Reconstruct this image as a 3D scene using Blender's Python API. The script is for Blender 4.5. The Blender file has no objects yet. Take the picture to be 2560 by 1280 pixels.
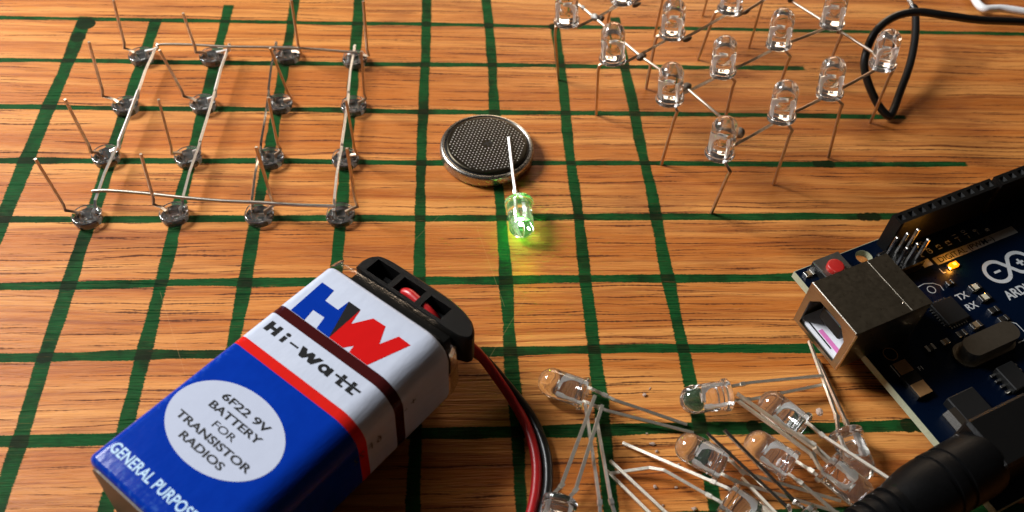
import bpy, math, random
from mathutils import Vector, Matrix
from mathutils.geometry import tessellate_polygon

random.seed(7)
SC = bpy.context.scene
COL = SC.collection
S = 0.001                                   # everything below is written in millimetres
R_ = math.radians

# ------------------------------------------------------------------ camera
cam_d = bpy.data.cameras.new("Camera")
cam = bpy.data.objects.new("Camera", cam_d)
COL.objects.link(cam)
SC.camera = cam
cam_d.sensor_width = 36.0
cam_d.lens = 2266.06 / 2560.0 * 36.0
cam_d.clip_start = 0.005
cam_d.clip_end = 20.0
CAMROT = (Matrix.Rotation(-0.1257, 3, 'Z') @ Matrix.Rotation(0.6914, 3, 'X') @ Matrix.Rotation(0.0929, 3, 'Z'))
cam.matrix_world = Matrix.Translation(Vector((83.636, -185.807, 136.351)) * S) @ CAMROT.to_4x4()
cam_d.dof.use_dof = True
cam_d.dof.focus_distance = 0.168
cam_d.dof.aperture_fstop = 26.0

# ------------------------------------------------------------------ world, lamps, exposure
W = bpy.data.worlds.new("World")
SC.world = W
W.use_nodes = True
bg = W.node_tree.nodes["Background"]
bg.inputs[0].default_value = (1.0, 0.80, 0.62, 1)
bg.inputs[1].default_value = 0.024


def area_lamp(name, loc, target, sx, sy, watts, col):
    d = bpy.data.lights.new(name, 'AREA')
    d.shape = 'RECTANGLE'
    d.size = sx * S
    d.size_y = sy * S
    d.energy = watts
    d.color = col
    o = bpy.data.objects.new(name, d)
    COL.objects.link(o)
    o.location = Vector(loc) * S
    o.rotation_euler = (Vector(target) - Vector(loc)).to_track_quat('-Z', 'Y').to_euler()
    return o


area_lamp("window_light", (-380, 150, 390), (70, -50, 0), 215, 230, 8.3, (0.98, 0.99, 1.0))
area_lamp("warm_fill_light", (230, 500, 200), (150, -30, 0), 300, 180, 1.15, (1.0, 0.76, 0.54))  # added warm fill from back right: reddens the wood there, adds glints

SC.view_settings.view_transform = 'Standard'
SC.view_settings.look = 'None'
SC.view_settings.gamma = 1.0
SC.view_settings.exposure = 0.0
SC.view_settings.use_curve_mapping = False
SC.render.engine = 'CYCLES'
SC.cycles.max_bounces = 16
SC.cycles.transmission_bounces = 14
SC.cycles.transparent_max_bounces = 16
SC.cycles.glossy_bounces = 8
SC.cycles.diffuse_bounces = 1
SC.cycles.sample_clamp_indirect = 12.0
SC.cycles.use_denoising = True
SC.cycles.use_adaptive_sampling = True
SC.cycles.adaptive_threshold = 0.025


# ------------------------------------------------------------------ materials
class NT:
    def __init__(self, name):
        self.m = bpy.data.materials.new(name)
        self.m.use_nodes = True
        self.t = self.m.node_tree
        self.t.nodes.clear()
        self.out = self.t.nodes.new("ShaderNodeOutputMaterial")

    def n(self, typ, **kw):
        nd = self.t.nodes.new(typ)
        for k, v in kw.items():
            setattr(nd, k, v)
        return nd

    def link(self, a, b):
        self.t.links.new(a, b)

    def put(self, sock, v):
        if isinstance(v, bpy.types.NodeSocket):
            self.t.links.new(v, sock)
        else:
            sock.default_value = v

    def math(self, op, a, b=0.0, c=0.0, clamp=False):
        nd = self.n("ShaderNodeMath", operation=op)
        nd.use_clamp = clamp
        self.put(nd.inputs[0], a)
        self.put(nd.inputs[1], b)
        self.put(nd.inputs[2], c)
        return nd.outputs[0]

    def comb(self, x, y, z):
        nd = self.n("ShaderNodeCombineXYZ")
        self.put(nd.inputs[0], x); self.put(nd.inputs[1], y); self.put(nd.inputs[2], z)
        return nd.outputs[0]

    def noise(self, vec, scale=1.0, detail=2.0, rough=0.5, dist=0.0):
        nd = self.n("ShaderNodeTexNoise")
        nd.noise_dimensions = '3D'
        self.put(nd.inputs["Vector"], vec)
        nd.inputs["Scale"].default_value = scale
        nd.inputs["Detail"].default_value = detail
        nd.inputs["Roughness"].default_value = rough
        nd.inputs["Distortion"].default_value = dist
        return nd.outputs[0]

    def mix(self, f, a, b, blend='MIX'):
        nd = self.n("ShaderNodeMix", data_type='RGBA', blend_type=blend)
        self.put(nd.inputs[0], f)
        for s_, v in ((nd.inputs[6], a), (nd.inputs[7], b)):
            if isinstance(v, (tuple, list)) and len(v) == 3:
                v = (*v, 1)
            self.put(s_, v)
        return nd.outputs[2]

    def maprange(self, v, a, b, c=0.0, d=1.0, smooth=True):
        nd = self.n("ShaderNodeMapRange")
        nd.interpolation_type = 'SMOOTHSTEP' if smooth else 'LINEAR'
        self.put(nd.inputs[0], v)
        for i, x in enumerate((a, b, c, d)):
            self.put(nd.inputs[1 + i], x)
        return nd.outputs[0]

    def coords(self, scale=1000.0):
        tc = self.n("ShaderNodeTexCoord")
        vm = self.n("ShaderNodeVectorMath", operation='SCALE')
        self.link(tc.outputs["Object"], vm.inputs[0])
        vm.inputs[3].default_value = scale
        return vm.outputs[0]

    def xyz(self, v):
        s = self.n("ShaderNodeSeparateXYZ")
        self.link(v, s.inputs[0])
        return s.outputs[0], s.outputs[1], s.outputs[2]

    def bsdf(self, **kw):
        b = self.n("ShaderNodeBsdfPrincipled")
        for k, v in kw.items():
            k2 = k.replace("_", " ")
            if isinstance(v, tuple) and len(v) == 3:
                v = (*v, 1)
            self.put(b.inputs[k2], v)
        self.link(b.outputs[0], self.out.inputs[0])
        return b

    def bump(self, b, h, dist=0.0002, strength=1.0):
        nd = self.n("ShaderNodeBump")
        nd.inputs["Strength"].default_value = strength
        nd.inputs["Distance"].default_value = dist
        self.link(h, nd.inputs["Height"])
        self.link(nd.outputs[0], b.inputs["Normal"])


def plain(name, col, rough=0.5, metal=0.0, vary=0.12, nscale=1.2, bump=0.0, **kw):
    """Principled with a little procedural unevenness in colour, gloss and relief."""
    t = NT(name)
    p = t.coords()
    n1 = t.noise(p, nscale, 4.0, 0.6)
    n2 = t.noise(p, nscale * 5.3, 3.0, 0.6)
    f = t.math('MULTIPLY_ADD', n1, 2 * vary, 1 - vary)
    c = t.mix(1.0, col, f, 'MULTIPLY')
    r = t.math('MULTIPLY_ADD', n2, rough * 0.5, rough * 0.75)
    b = t.bsdf(Base_Color=c, Roughness=r, Metallic=metal, **kw)
    if bump:
        t.bump(b, n2, bump * S)
    return t.m


M = {}
M['loose_lead'] = plain('gilded_lead', (0.93, 0.85, 0.72), 0.44, 1.0, 0.20, 1.4, 0.03)
M['steel_lead'] = plain('tinned_steel', (0.92, 0.90, 0.86), 0.42, 1.0, 0.22, 1.6, 0.03)
M['bus_wire'] = plain('tinned_copper', (0.64, 0.56, 0.46), 0.36, 1.0, 0.22, 0.9, 0.03)
M['frame_metal'] = plain('silvered_frame', (0.93, 0.92, 0.90), 0.30, 0.75, 0.05, 1.6, 0.04)
M['solder'] = plain('solder', (0.42, 0.40, 0.37), 0.34, 1.0, 0.3, 2.2, 0.12)
M['flux_solder'] = plain('flux_darkened_solder', (0.14, 0.11, 0.085), 0.4, 0.8, 0.5, 2.0, 0.15)
M['tarnished_lead'] = plain('tarnished_lead', (0.60, 0.46, 0.33), 0.42, 1.0, 0.35, 1.2, 0.04)
M['can_steel'] = plain('cell_can_steel', (0.46, 0.44, 0.40), 0.28, 1.0, 0.06, 0.6, 0.006)
M['cap_steel'] = plain('cell_cap_steel', (0.050, 0.043, 0.030), 0.36, 1.0, 0.12, 0.8, 0.012)
M['dimple'] = plain('raised_dimple', (0.52, 0.49, 0.44), 0.40, 0.9, 0.05)
M['black_ink'] = plain('black_ink', (0.008, 0.008, 0.008), 0.5)
M['black_rubber'] = plain('black_rubber', (0.0026, 0.0026, 0.0028), 0.45, 0.0, 0.3, 0.7, 0.03, Specular_IOR_Level=0.11)
M['black_plastic'] = plain('black_plastic', (0.004, 0.004, 0.004), 0.36, 0.0, 0.3, 2.0, 0.04, Specular_IOR_Level=0.22)
M['black_wire'] = plain('black_insulation', (0.008, 0.008, 0.008), 0.30, 0.0, 0.3, 0.8, 0.02)
M['red_wire'] = plain('red_insulation', (0.42, 0.010, 0.012), 0.34, 0.0, 0.2, 0.7, 0.02)
M['white_wire'] = plain('white_insulation', (0.80, 0.80, 0.80), 0.4, 0.0, 0.05)
M['white_crumb'] = plain('cloudy_resin', (0.80, 0.60, 0.48), 0.35, 0.0, 0.1, 3.0, 0.1, Transmission_Weight=0.5)
M['blue_print'] = plain('blue_print', (0.002, 0.028, 0.28), 0.16, 0.0, 0.07, 0.4, 0.006, Specular_IOR_Level=0.25)
M['red_print'] = plain('red_print', (0.52, 0.008, 0.008), 0.16, 0.0, 0.06, 0.5, 0.006)
M['white_print'] = plain('white_print', (0.45, 0.49, 0.60), 0.16, 0.0, 0.05, 0.5, 0.006)
M['pale_blue_print'] = plain('pale_blue_print', (0.42, 0.60, 0.78), 0.3, 0.0, 0.1)
M['black_print'] = plain('black_print', (0.010, 0.010, 0.011), 0.3, 0.0, 0.1)
M['end_card'] = plain('battery_end_card', (0.07, 0.05, 0.035), 0.5, 0.0, 0.2)
M['usb_steel'] = plain('nickel_shell', (0.38, 0.345, 0.27), 0.30, 1.0, 0.30, 0.25, 0.015)
M['usb_lip'] = plain('nickel_lip', (0.72, 0.66, 0.56), 0.25, 1.0, 0.1)
M['usb_white'] = plain('white_plastic', (0.78, 0.79, 0.84), 0.3, 0.0, 0.05)
M['pink_mark'] = plain('pink_mark', (0.70, 0.20, 0.48), 0.35)
M['red_button'] = plain('red_button', (0.36, 0.014, 0.012), 0.38, 0.0, 0.08)
M['chip_black'] = plain('chip_epoxy', (0.008, 0.008, 0.008), 0.5, 0.0, 0.2, Specular_IOR_Level=0.25)
M['silk'] = plain('silkscreen', (0.40, 0.42, 0.43), 0.5, 0.0, 0.15, 2.0)
M['dim_silk'] = plain('thin_silkscreen', (0.19, 0.19, 0.18), 0.5, 0.0, 0.2, 2.0)
M['smd_cream'] = plain('smd_cream', (0.52, 0.48, 0.36), 0.4, 0.0, 0.12)
M['smd_brown'] = plain('smd_brown', (0.16, 0.11, 0.06), 0.5, 0.0, 0.15)
M['tan_pad'] = plain('tan_terminal', (0.34, 0.18, 0.07), 0.45, 0.2, 0.2)
M['fr4_edge'] = plain('fibreglass_edge', (0.36, 0.38, 0.26), 0.6, 0.0, 0.25, 2.0, 0.03)
M['bright_metal'] = plain('bright_tin', (0.82, 0.80, 0.76), 0.2, 1.0, 0.06)
M['pcb_blue'] = plain('solder_mask', (0.0004, 0.0034, 0.0125), 0.3, 0.0, 0.15, 0.35, 0.008, Specular_IOR_Level=0.14)
M['grey_metal'] = plain('dull_metal', (0.20, 0.19, 0.165), 0.42, 0.9, 0.15)
M['crystal'] = plain('crystal_can', (0.30, 0.265, 0.21), 0.42, 1.0, 0.15)


def glass(name, col, rough=0.02, bump=0.0, clear=0.98):
    t = NT(name)
    p = t.coords()
    n1 = t.noise(p, 0.55, 2.0, 0.5)
    r = t.math('MULTIPLY_ADD', n1, rough, rough * 0.3)
    b = t.bsdf(Base_Color=col, Roughness=r, IOR=1.52, Transmission_Weight=clear)
    if bump:
        t.bump(b, n1, bump * S)
    return t.m


M['epoxy'] = glass('clear_epoxy', (0.995, 0.98, 0.955), 0.05, 0.05)
M['bright_rim_epoxy'] = glass('bright_rim_epoxy', (0.99, 0.97, 0.94), 0.05, 0.05, 0.962)  # cloudier copy of clear epoxy for sunk LEDs, rim highlights put into the material
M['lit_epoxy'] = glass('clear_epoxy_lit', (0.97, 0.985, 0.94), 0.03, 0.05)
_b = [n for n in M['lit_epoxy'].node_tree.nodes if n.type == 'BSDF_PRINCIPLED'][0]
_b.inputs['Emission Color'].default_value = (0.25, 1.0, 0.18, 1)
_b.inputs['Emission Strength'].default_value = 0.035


def film(name, col, gloss):
    t = NT(name)
    p = t.coords()
    tr = t.n("ShaderNodeBsdfTransparent")
    tr.inputs[0].default_value = (*col, 1)
    gl = t.n("ShaderNodeBsdfGlossy")
    gl.inputs["Roughness"].default_value = 0.22
    fr = t.n("ShaderNodeFresnel")
    fr.inputs[0].default_value = 1.28
    wr = t.noise(p, 0.6, 4.0, 0.6)
    f = t.math('MULTIPLY_ADD', wr, gloss, 0.02)
    f = t.math('ADD', f, fr.outputs[0], clamp=True)
    bm = t.n("ShaderNodeBump")
    bm.inputs["Distance"].default_value = 0.15 * S
    t.link(wr, bm.inputs["Height"])
    t.link(bm.outputs[0], gl.inputs["Normal"])
    mx = t.n("ShaderNodeMixShader")
    t.link(f, mx.inputs[0]); t.link(tr.outputs[0], mx.inputs[1]); t.link(gl.outputs[0], mx.inputs[2])
    t.link(mx.outputs[0], t.out.inputs[0])
    return t.m


M['film'] = film('clear_wrap_film', (0.90, 0.88, 0.83), 0.03)


def emit(name, col, strength):
    t = NT(name)
    e = t.n("ShaderNodeEmission")
    e.inputs[0].default_value = (*col, 1)
    e.inputs[1].default_value = strength
    t.link(e.outputs[0], t.out.inputs[0])
    return t.m


M['green_die'] = emit('green_die', (0.05, 1.0, 0.08), 90.0)
M['amber_die'] = emit('amber_lens', (1.0, 0.20, 0.002), 3.2)
M['amber_core'] = emit('amber_core', (1.0, 0.50, 0.05), 4.0)


def wood():
    t = NT('marked_wood')
    p = t.coords()
    x, y, z = t.xyz(p)
    # --- grain
    warp = t.noise(t.comb(t.math('MULTIPLY', x, 0.012), t.math('MULTIPLY', y, 0.045), 0.0), 1.0, 3.0, 0.55)
    yw = t.math('MULTIPLY_ADD', warp, 6.0, y)
    bands = t.noise(t.comb(t.math('MULTIPLY', x, 0.005), t.math('MULTIPLY', yw, 0.14), 3.0), 1.0, 4.0, 0.62)
    streak = t.noise(t.comb(t.math('MULTIPLY', x, 0.018), t.math('MULTIPLY', yw, 0.9), 7.0), 1.0, 4.0, 0.64)
    fibre = t.noise(t.comb(t.math('MULTIPLY', x, 0.16), t.math('MULTIPLY', y, 6.5), 1.0), 1.0, 3.0, 0.6)
    blot = t.noise(t.comb(t.math('MULTIPLY', x, 0.035), t.math('MULTIPLY', y, 0.075), 9.0), 1.0, 4.0, 0.6)
    c = t.mix(t.maprange(bands, 0.38, 0.60), (0.655, 0.272, 0.068), (0.45, 0.130, 0.021))
    c = t.mix(t.maprange(streak, 0.44, 0.68, 0.0, 0.85), c, (0.27, 0.062, 0.011))
    c = t.mix(t.maprange(blot, 0.52, 0.74, 0.0, 0.55), c, (0.20, 0.046, 0.012))
    c = t.mix(t.maprange(fibre, 0.42, 0.75, 0.0, 0.34), c, (0.70, 0.32, 0.095))
    speck = t.noise(t.comb(t.math('MULTIPLY', x, 0.35), t.math('MULTIPLY', y, 2.4), 5.0), 1.0, 3.0, 0.6)
    c = t.mix(t.maprange(speck, 0.57, 0.74, 0.0, 0.4), c, (0.17, 0.038, 0.010))
    smudge = t.noise(t.comb(t.math('MULTIPLY', x, 0.11), t.math('MULTIPLY', y, 0.16), 55.0), 1.0, 4.0, 0.6)
    c = t.mix(t.maprange(smudge, 0.66, 0.78, 0.0, 0.45), c, (0.12, 0.055, 0.050))
    # --- open pores: dark cracks lying along the grain, dense in some places and rare in others
    dens = t.noise(t.comb(t.math('MULTIPLY', x, 0.02), t.math('MULTIPLY', y, 0.05), 77.0), 1.0, 3.0, 0.6)
    pore = None
    for k, (per, thick, fx, seed, cut) in enumerate(((1.7, 0.14, 0.050, 11.0, 0.445), (1.05, 0.075, 0.080, 23.0, 0.485), (2.9, 0.19, 0.034, 41.0, 0.465))):
        wob = t.noise(t.comb(t.math('MULTIPLY', x, 0.07), t.math('MULTIPLY', y, 0.25), seed), 1.0, 3.0, 0.60)
        v = t.math('DIVIDE', t.math('MULTIPLY_ADD', wob, 1.3, y), per)
        v = t.math('MULTIPLY_ADD', warp, 1.6, v)
        row = t.math('FLOOR', v)
        fr = t.math('SUBTRACT', v, row)
        rnd = t.n("ShaderNodeTexWhiteNoise", noise_dimensions='1D')
        t.link(row, rnd.inputs["W"])
        jit = t.math('MULTIPLY_ADD', rnd.outputs[0], 0.5, 0.25)
        d = t.math('MULTIPLY', t.math('ABSOLUTE', t.math('SUBTRACT', fr, jit)), per)
        on = t.noise(t.comb(t.math('MULTIPLY', x, fx), t.math('MULTIPLY', row, 17.3), seed * 2), 1.0, 2.0, 0.55)
        on = t.math('ADD', on, t.math('MULTIPLY_ADD', dens, 0.5, -0.25))
        rag = t.noise(t.comb(t.math('MULTIPLY', x, 1.3), t.math('MULTIPLY', row, 5.1), seed * 3), 1.0, 1.0, 0.5)
        th = t.math('MULTIPLY', t.maprange(on, cut, cut + 0.18, 0.0, thick), t.math('MULTIPLY_ADD', rag, 1.7, 0.05))
        m = t.maprange(t.math('SUBTRACT', th, d), -0.03, 0.06)
        pore = m if pore is None else t.math('MAXIMUM', pore, m)
    c = t.mix(t.math('MULTIPLY', pore, 0.86), c, (0.055, 0.012, 0.004))
    # --- green marker grid
    bleed = t.noise(t.comb(t.math('MULTIPLY', x, 0.35), t.math('MULTIPLY', y, 5.0), 2.0), 1.0, 3.0, 0.7)
    bleed2 = t.noise(t.comb(t.math('MULTIPLY', x, 2.6), t.math('MULTIPLY', y, 1.2), 6.0), 1.0, 3.0, 0.6)
    drift = t.noise(t.comb(t.math('MULTIPLY', x, 0.07), t.math('MULTIPLY', y, 0.07), 12.0), 1.0, 3.0, 0.55)
    load = t.noise(t.comb(t.math('MULTIPLY', x, 0.12), t.math('MULTIPLY', y, 0.12), 19.0), 1.0, 4.0, 0.6)
    ragv = t.math('ADD', t.math('MULTIPLY_ADD', bleed, 1.1, -0.55), t.math('MULTIPLY_ADD', drift, 1.3, -0.65))
    ragh = t.math('ADD', t.math('MULTIPLY_ADD', bleed2, 0.42, -0.21), t.math('MULTIPLY_ADD', drift, 1.1, -0.55))
    shift = t.math('MULTIPLY_ADD', t.noise(t.comb(t.math('MULTIPLY', x, 0.03), t.math('MULTIPLY', y, 0.03), 31.0), 1.0, 1.0, 0.5), 1.2, -0.6)
    xs = t.math('ADD', x, shift)
    ys = t.math('ADD', y, shift)

    def line(along, across, a, b, hw, lo, hi, rag, soft=0.05, grow=0.0):
        ctr = t.math('MULTIPLY_ADD', along, b, a)
        d = t.math('ABSOLUTE', t.math('SUBTRACT', across, ctr))
        w = t.math('ADD', rag, hw) if not grow else t.math('ADD', rag, t.math('MULTIPLY_ADD', along, grow, hw))
        m = t.maprange(t.math('SUBTRACT', w, d), -soft, soft)
        e = t.math('MULTIPLY_ADD', rag, 1.6, along)
        if lo is not None:
            m = t.math('MULTIPLY', m, t.maprange(e, lo - 0.3, lo + 0.3))
        if hi is not None:
            m = t.math('MULTIPLY', m, t.maprange(e, hi + 0.3, hi - 0.3))
        return m

    V = [(-0.28, 0.0036, 1.55, None, 0.6), (16.19, 0.0022, 1.35, None, 0.4), (32.45, 0.0028, 1.25, None, 6.3), (48.3, 0.0125, 1.2, None, None),
         (64.09, 0.0, 1.2, None, None), (80.59, 0.0097, 1.1, None, 60.), (95.98, -0.0048, 1.15, None, 60.), (112.46, 0.0111, 1.2, None, 0.6), (128.01, 0.0013, 1.25, None, 4.0)]
    H = [(-0.3, 0.0, 0.72, None, 240.), (-16.06, 0.0035, 0.80, None, 172.), (-31.72, -0.004, 0.80, None, 191.5), (-48.0, -0.0002, 0.82, None, 200.5),
         (-64.2, 0.004, 0.92, None, 210.), (-80.28, 0.0058, 0.92, None, 240.), (-95.78, -0.001, 1.0, None, 240.), (-112.07, -0.0022, 1.12, None, 240.), (-128.1, 0.0, 1.1, None, 240.)]
    vm = hm = None
    for a, b, hw, lo, hi in V:
        m = line(y, xs, a, b, hw, lo, hi, ragv)
        vm = m if vm is None else t.math('MAXIMUM', vm, m)
    for a, b, hw, lo, hi in H:
        m = line(x, ys, a, b, hw, lo, hi, ragh)
        hm = m if hm is None else t.math('MAXIMUM', hm, m)
    dots = None
    for dx, dy, r in ((16.3, -80.4, 1.0), (15.9, -95.9, 1.15), (80.6, -0.3, 1.1), (96.0, -0.5, 1.25), (112.3, -0.4, 1.5), (0.3, -2.2, 2.2), (-0.2, -7.5, 1.7), (174.6, -63.6, 1.25), (173.2, -63.6, 1.3), (171.8, -63.6, 1.15),
                      (168.0, -47.9, 1.1), (169.4, -47.9, 1.15), (166.6, -47.9, 1.0), (165.0, -112.5, 1.4), (166.8, -112.4, 1.5), (168.6, -112.4, 1.5), (64.0, -31.9, 1.4), (48.3, -15.9, 1.3), (137.6, -112.2, 1.4)):
        vd = t.n("ShaderNodeVectorMath", operation='DISTANCE')
        t.link(t.comb(xs, ys, 0.0), vd.inputs[0])
        vd.inputs[1].default_value = (dx, dy, 0)
        m = t.maprange(t.math('SUBTRACT', t.math('ADD', ragh, r), vd.outputs["Value"]), -0.08, 0.12)
        dots = m if dots is None else t.math('MAXIMUM', dots, m)
    ink = t.math('MAXIMUM', t.math('MAXIMUM', vm, hm), dots)
    twice = t.math('MAXIMUM', t.math('MULTIPLY', vm, hm), dots)
    g = t.mix(t.maprange(bleed, 0.3, 0.75), (0.0014, 0.076, 0.017), (0.0012, 0.034, 0.008))
    g = t.mix(t.maprange(load, 0.44, 0.68, 0.0, 0.8), g, (0.0010, 0.013, 0.004))
    g = t.mix(t.math('MULTIPLY', twice, 0.72), g, (0.0008, 0.0045, 0.0025))
    g = t.mix(t.math('MULTIPLY', pore, 0.5), g, (0.001, 0.012, 0.004))
    # ink feathers out along the fibres
    halo = t.maprange(fibre, 0.60, 0.80, 1.0, 0.75)
    c = t.mix(t.math('MULTIPLY', ink, t.math('MULTIPLY', halo, 0.985)), c, g)
    # --- hairline scratches
    sc = None
    for a, b, lo, hi in ((132.0, 0.764, -74.0, -53.0), (75.5, -0.235, -86.0, -66.0), (105.0, 0.18, -60.0, -40.0), (-2.0, -0.42, -100.0, -82.0), (146.0, 0.55, -104.0, -84.0), (70.0, 1.9, -44.0, -38.0), (230.0, 1.3, -58.0, -50.0)):
        m = line(y, x, a, b, 0.05, lo, hi, t.math('MULTIPLY_ADD', fibre, 0.10, -0.05), 0.05)
        sc = m if sc is None else t.math('MAXIMUM', sc, m)
    c = t.mix(t.math('MULTIPLY', sc, 0.16), c, (0.74, 0.44, 0.20))
    ro = t.math('MULTIPLY_ADD', fibre, 0.22, t.math('MULTIPLY_ADD', blot, 0.35, 0.17))
    ro = t.math('MULTIPLY_ADD', pore, 0.3, ro)
    ro = t.math('MULTIPLY_ADD', ink, 0.12, ro)
    b = t.bsdf(Base_Color=c, Roughness=ro, Specular_IOR_Level=t.math('MULTIPLY_ADD', ink, -0.14, 0.19))
    relief = t.noise(t.comb(t.math('MULTIPLY', x, 0.10), t.math('MULTIPLY', y, 2.6), 1.0), 1.0, 3.0, 0.65)
    t.bump(b, relief, 0.16 * S, 1.0)
    return t.m


M['wood'] = wood()


# ------------------------------------------------------------------ mesh helpers
class MB:
    """Collects shapes in millimetres; build() links them as ONE mesh object."""

    def __init__(self):
        self.v, self.f, self.sm, self.mi = [], [], [], []
        self.X = Matrix.Identity(4)
        self.cur = 0

    def add(self, vs, fs, smooth=False):
        o = len(self.v)
        self.v += [self.X @ Vector(p) for p in vs]
        for f in fs:
            self.f.append([i + o for i in f])
            self.sm.append(smooth)
            self.mi.append(self.cur)
        return self

    def box(self, lo, hi, ch=0.0):
        (a, b, c), (d, e, f) = lo, hi
        if ch <= 0:
            vs = [(a, b, c), (d, b, c), (d, e, c), (a, e, c), (a, b, f), (d, b, f), (d, e, f), (a, e, f)]
            return self.add(vs, [(3, 2, 1, 0), (4, 5, 6, 7), (0, 1, 5, 4), (1, 2, 6, 5), (2, 3, 7, 6), (3, 0, 4, 7)])
        poly = [(a + ch, b), (d - ch, b), (d, b + ch), (d, e - ch), (d - ch, e), (a + ch, e), (a, e - ch), (a, b + ch)]
        ins = [(min(max(x, a + ch), d - ch), min(max(y, b + ch), e - ch)) for x, y in poly]
        n = 8
        vs = [(x, y, c) for x, y in poly] + [(x, y, f - ch) for x, y in poly] + [(x, y, f) for x, y in ins]
        fs = [tuple(range(n - 1, -1, -1))]
        for i in range(n):
            j = (i + 1) % n
            fs += [(i, j, n + j, n + i), (n + i, n + j, 2 * n + j, 2 * n + i)]
        fs.append((2 * n, 2 * n + 2, 2 * n + 4, 2 * n + 6))
        return self.add(vs, fs)

    def prism(self, poly, z0, z1, holes=(), cap0=True, cap1=True, smooth=False):
        """Extrude a 2D outline (counter-clockwise), with holes, from z0 to z1."""
        loops = [list(poly)] + [list(h) for h in holes]
        flat = [p for l in loops for p in l]
        tris = tessellate_polygon([[Vector((x, y, 0)) for x, y in l] for l in loops])
        n = len(flat)
        vs = [(x, y, z0) for x, y in flat] + [(x, y, z1) for x, y in flat]
        fs = []
        for tr in tris:
            a, b, c = (Vector((*flat[i], 0)) for i in tr)
            up = (b - a).cross(c - a).z > 0
            tr = tuple(tr) if up else tuple(reversed(tr))
            if cap1:
                fs.append(tuple(i + n for i in tr))
            if cap0:
                fs.append(tuple(reversed(tr)))
        self.add(vs, fs)
        fs = []
        o = 0
        for k, l in enumerate(loops):
            m = len(l)
            area = sum(l[i][0] * l[(i + 1) % m][1] - l[(i + 1) % m][0] * l[i][1] for i in range(m))
            ccw = area > 0
            for i in range(m):
                j = (i + 1) % m
                q = (o + i, o + j, n + o + j, n + o + i)
                if ccw == (k > 0):
                    q = tuple(reversed(q))
                fs.append(q)
            o += m
        self.add(vs, fs, smooth)
        return self

    def flat(self, poly, z, holes=()):
        loops = [list(poly)] + [list(h) for h in holes]
        fl = [p for l in loops for p in l]
        fs = []
        for tr in tessellate_polygon([[Vector((x, y, 0)) for x, y in l] for l in loops]):
            a, b, c = (Vector((*fl[i], 0)) for i in tr)
            fs.append(tuple(tr) if (b - a).cross(c - a).z > 0 else tuple(reversed(tr)))
        return self.add([(x, y, z) for x, y in fl], fs)

    def lathe(self, prof, seg=32, smooth=True, flat_x=None):
        """Revolve (radius, z) points about z; ends on the axis close the shape."""
        vs, rows = [], []
        for r, z in prof:
            if r <= 1e-6:
                rows.append([len(vs)])
                vs.append((0, 0, z))
            else:
                row = []
                for i in range(seg):
                    a = 2 * math.pi * i / seg
                    xx = r * math.cos(a)
                    if flat_x is not None:
                        xx = min(xx, flat_x)
                    row.append(len(vs))
                    vs.append((xx, r * math.sin(a), z))
                rows.append(row)
        fs = []
        for A, B in zip(rows, rows[1:]):
            for i in range(seg):
                j = (i + 1) % seg
                if len(A) == 1 and len(B) == 1:
                    break
                if len(A) == 1:
                    fs.append((A[0], B[j], B[i]))
                elif len(B) == 1:
                    fs.append((A[i], A[j], B[0]))
                else:
                    fs.append((A[i], A[j], B[j], B[i]))
        return self.add(vs, fs, smooth)

    def tube(self, pts, r, seg=8, smooth=True, square=False, up=None, radii=None):
        pts = [Vector(p) for p in pts]
        n = len(pts)
        tang = []
        for i in range(n):
            a = (pts[i] - pts[i - 1]).normalized() if i else None
            b = (pts[i + 1] - pts[i]).normalized() if i < n - 1 else None
            t_ = b if a is None else a if b is None else (a + b)
            tang.append(t_.normalized() if t_.length > 1e-6 else (a or b))
        u = Vector(up) if up is not None else Vector((0, 0, 1))
        if abs(tang[0].normalized().dot(u.normalized())) > 0.95:
            u = Vector((1, 0.2, 0))
        nrm = (u - tang[0] * u.dot(tang[0])).normalized()
        if square:
            seg, smooth = 4, False
        vs = []
        for i in range(n):
            if i:
                nrm = (nrm - tang[i] * nrm.dot(tang[i])).normalized()
            bn = tang[i].cross(nrm)
            k = 1.0
            if 0 < i < n - 1:
                ca = (pts[i] - pts[i - 1]).normalized().dot(tang[i])
                k = 1 / max(ca, 0.6)
            rr = radii[i] if radii else r
            for s_ in range(seg):
                a = 2 * math.pi * (s_ + (0.5 if square else 0)) / seg
                q = rr * (math.sqrt(2) if square else 1) * (k if k < 1.3 else 1.3)
                vs.append(pts[i] + nrm * (math.cos(a) * q) + bn * (math.sin(a) * q))
        fs = []
        for i in range(n - 1):
            for s_ in range(seg):
                j = (s_ + 1) % seg
                fs.append((i * seg + s_, i * seg + j, (i + 1) * seg + j, (i + 1) * seg + s_))
        self.add(vs, fs, smooth)
        self.add(vs, [tuple(range(seg - 1, -1, -1)), tuple((n - 1) * seg + s_ for s_ in range(seg))])
        return self

    def mesh(self, name, mats, origin=(0, 0, 0)):
        o = Vector(origin)
        me = bpy.data.meshes.new(name)
        me.from_pydata([(p - o) * S for p in self.v], [], self.f)
        for p, s_, mi in zip(me.polygons, self.sm, self.mi):
            p.use_smooth = s_
            p.material_index = mi
        for m in (mats if isinstance(mats, (list, tuple)) else [mats]):
            me.materials.append(m)
        me.update()
        return me

    def build(self, name, mats, parent=None, origin=(0, 0, 0)):
        """origin: where the mesh object (or its parent Empty) stands."""
        o = bpy.data.objects.new(name, self.mesh(name, mats, origin))
        COL.objects.link(o)
        if parent is not None:
            o.parent = parent
        else:
            o.location = Vector(origin) * S
        return o


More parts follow.
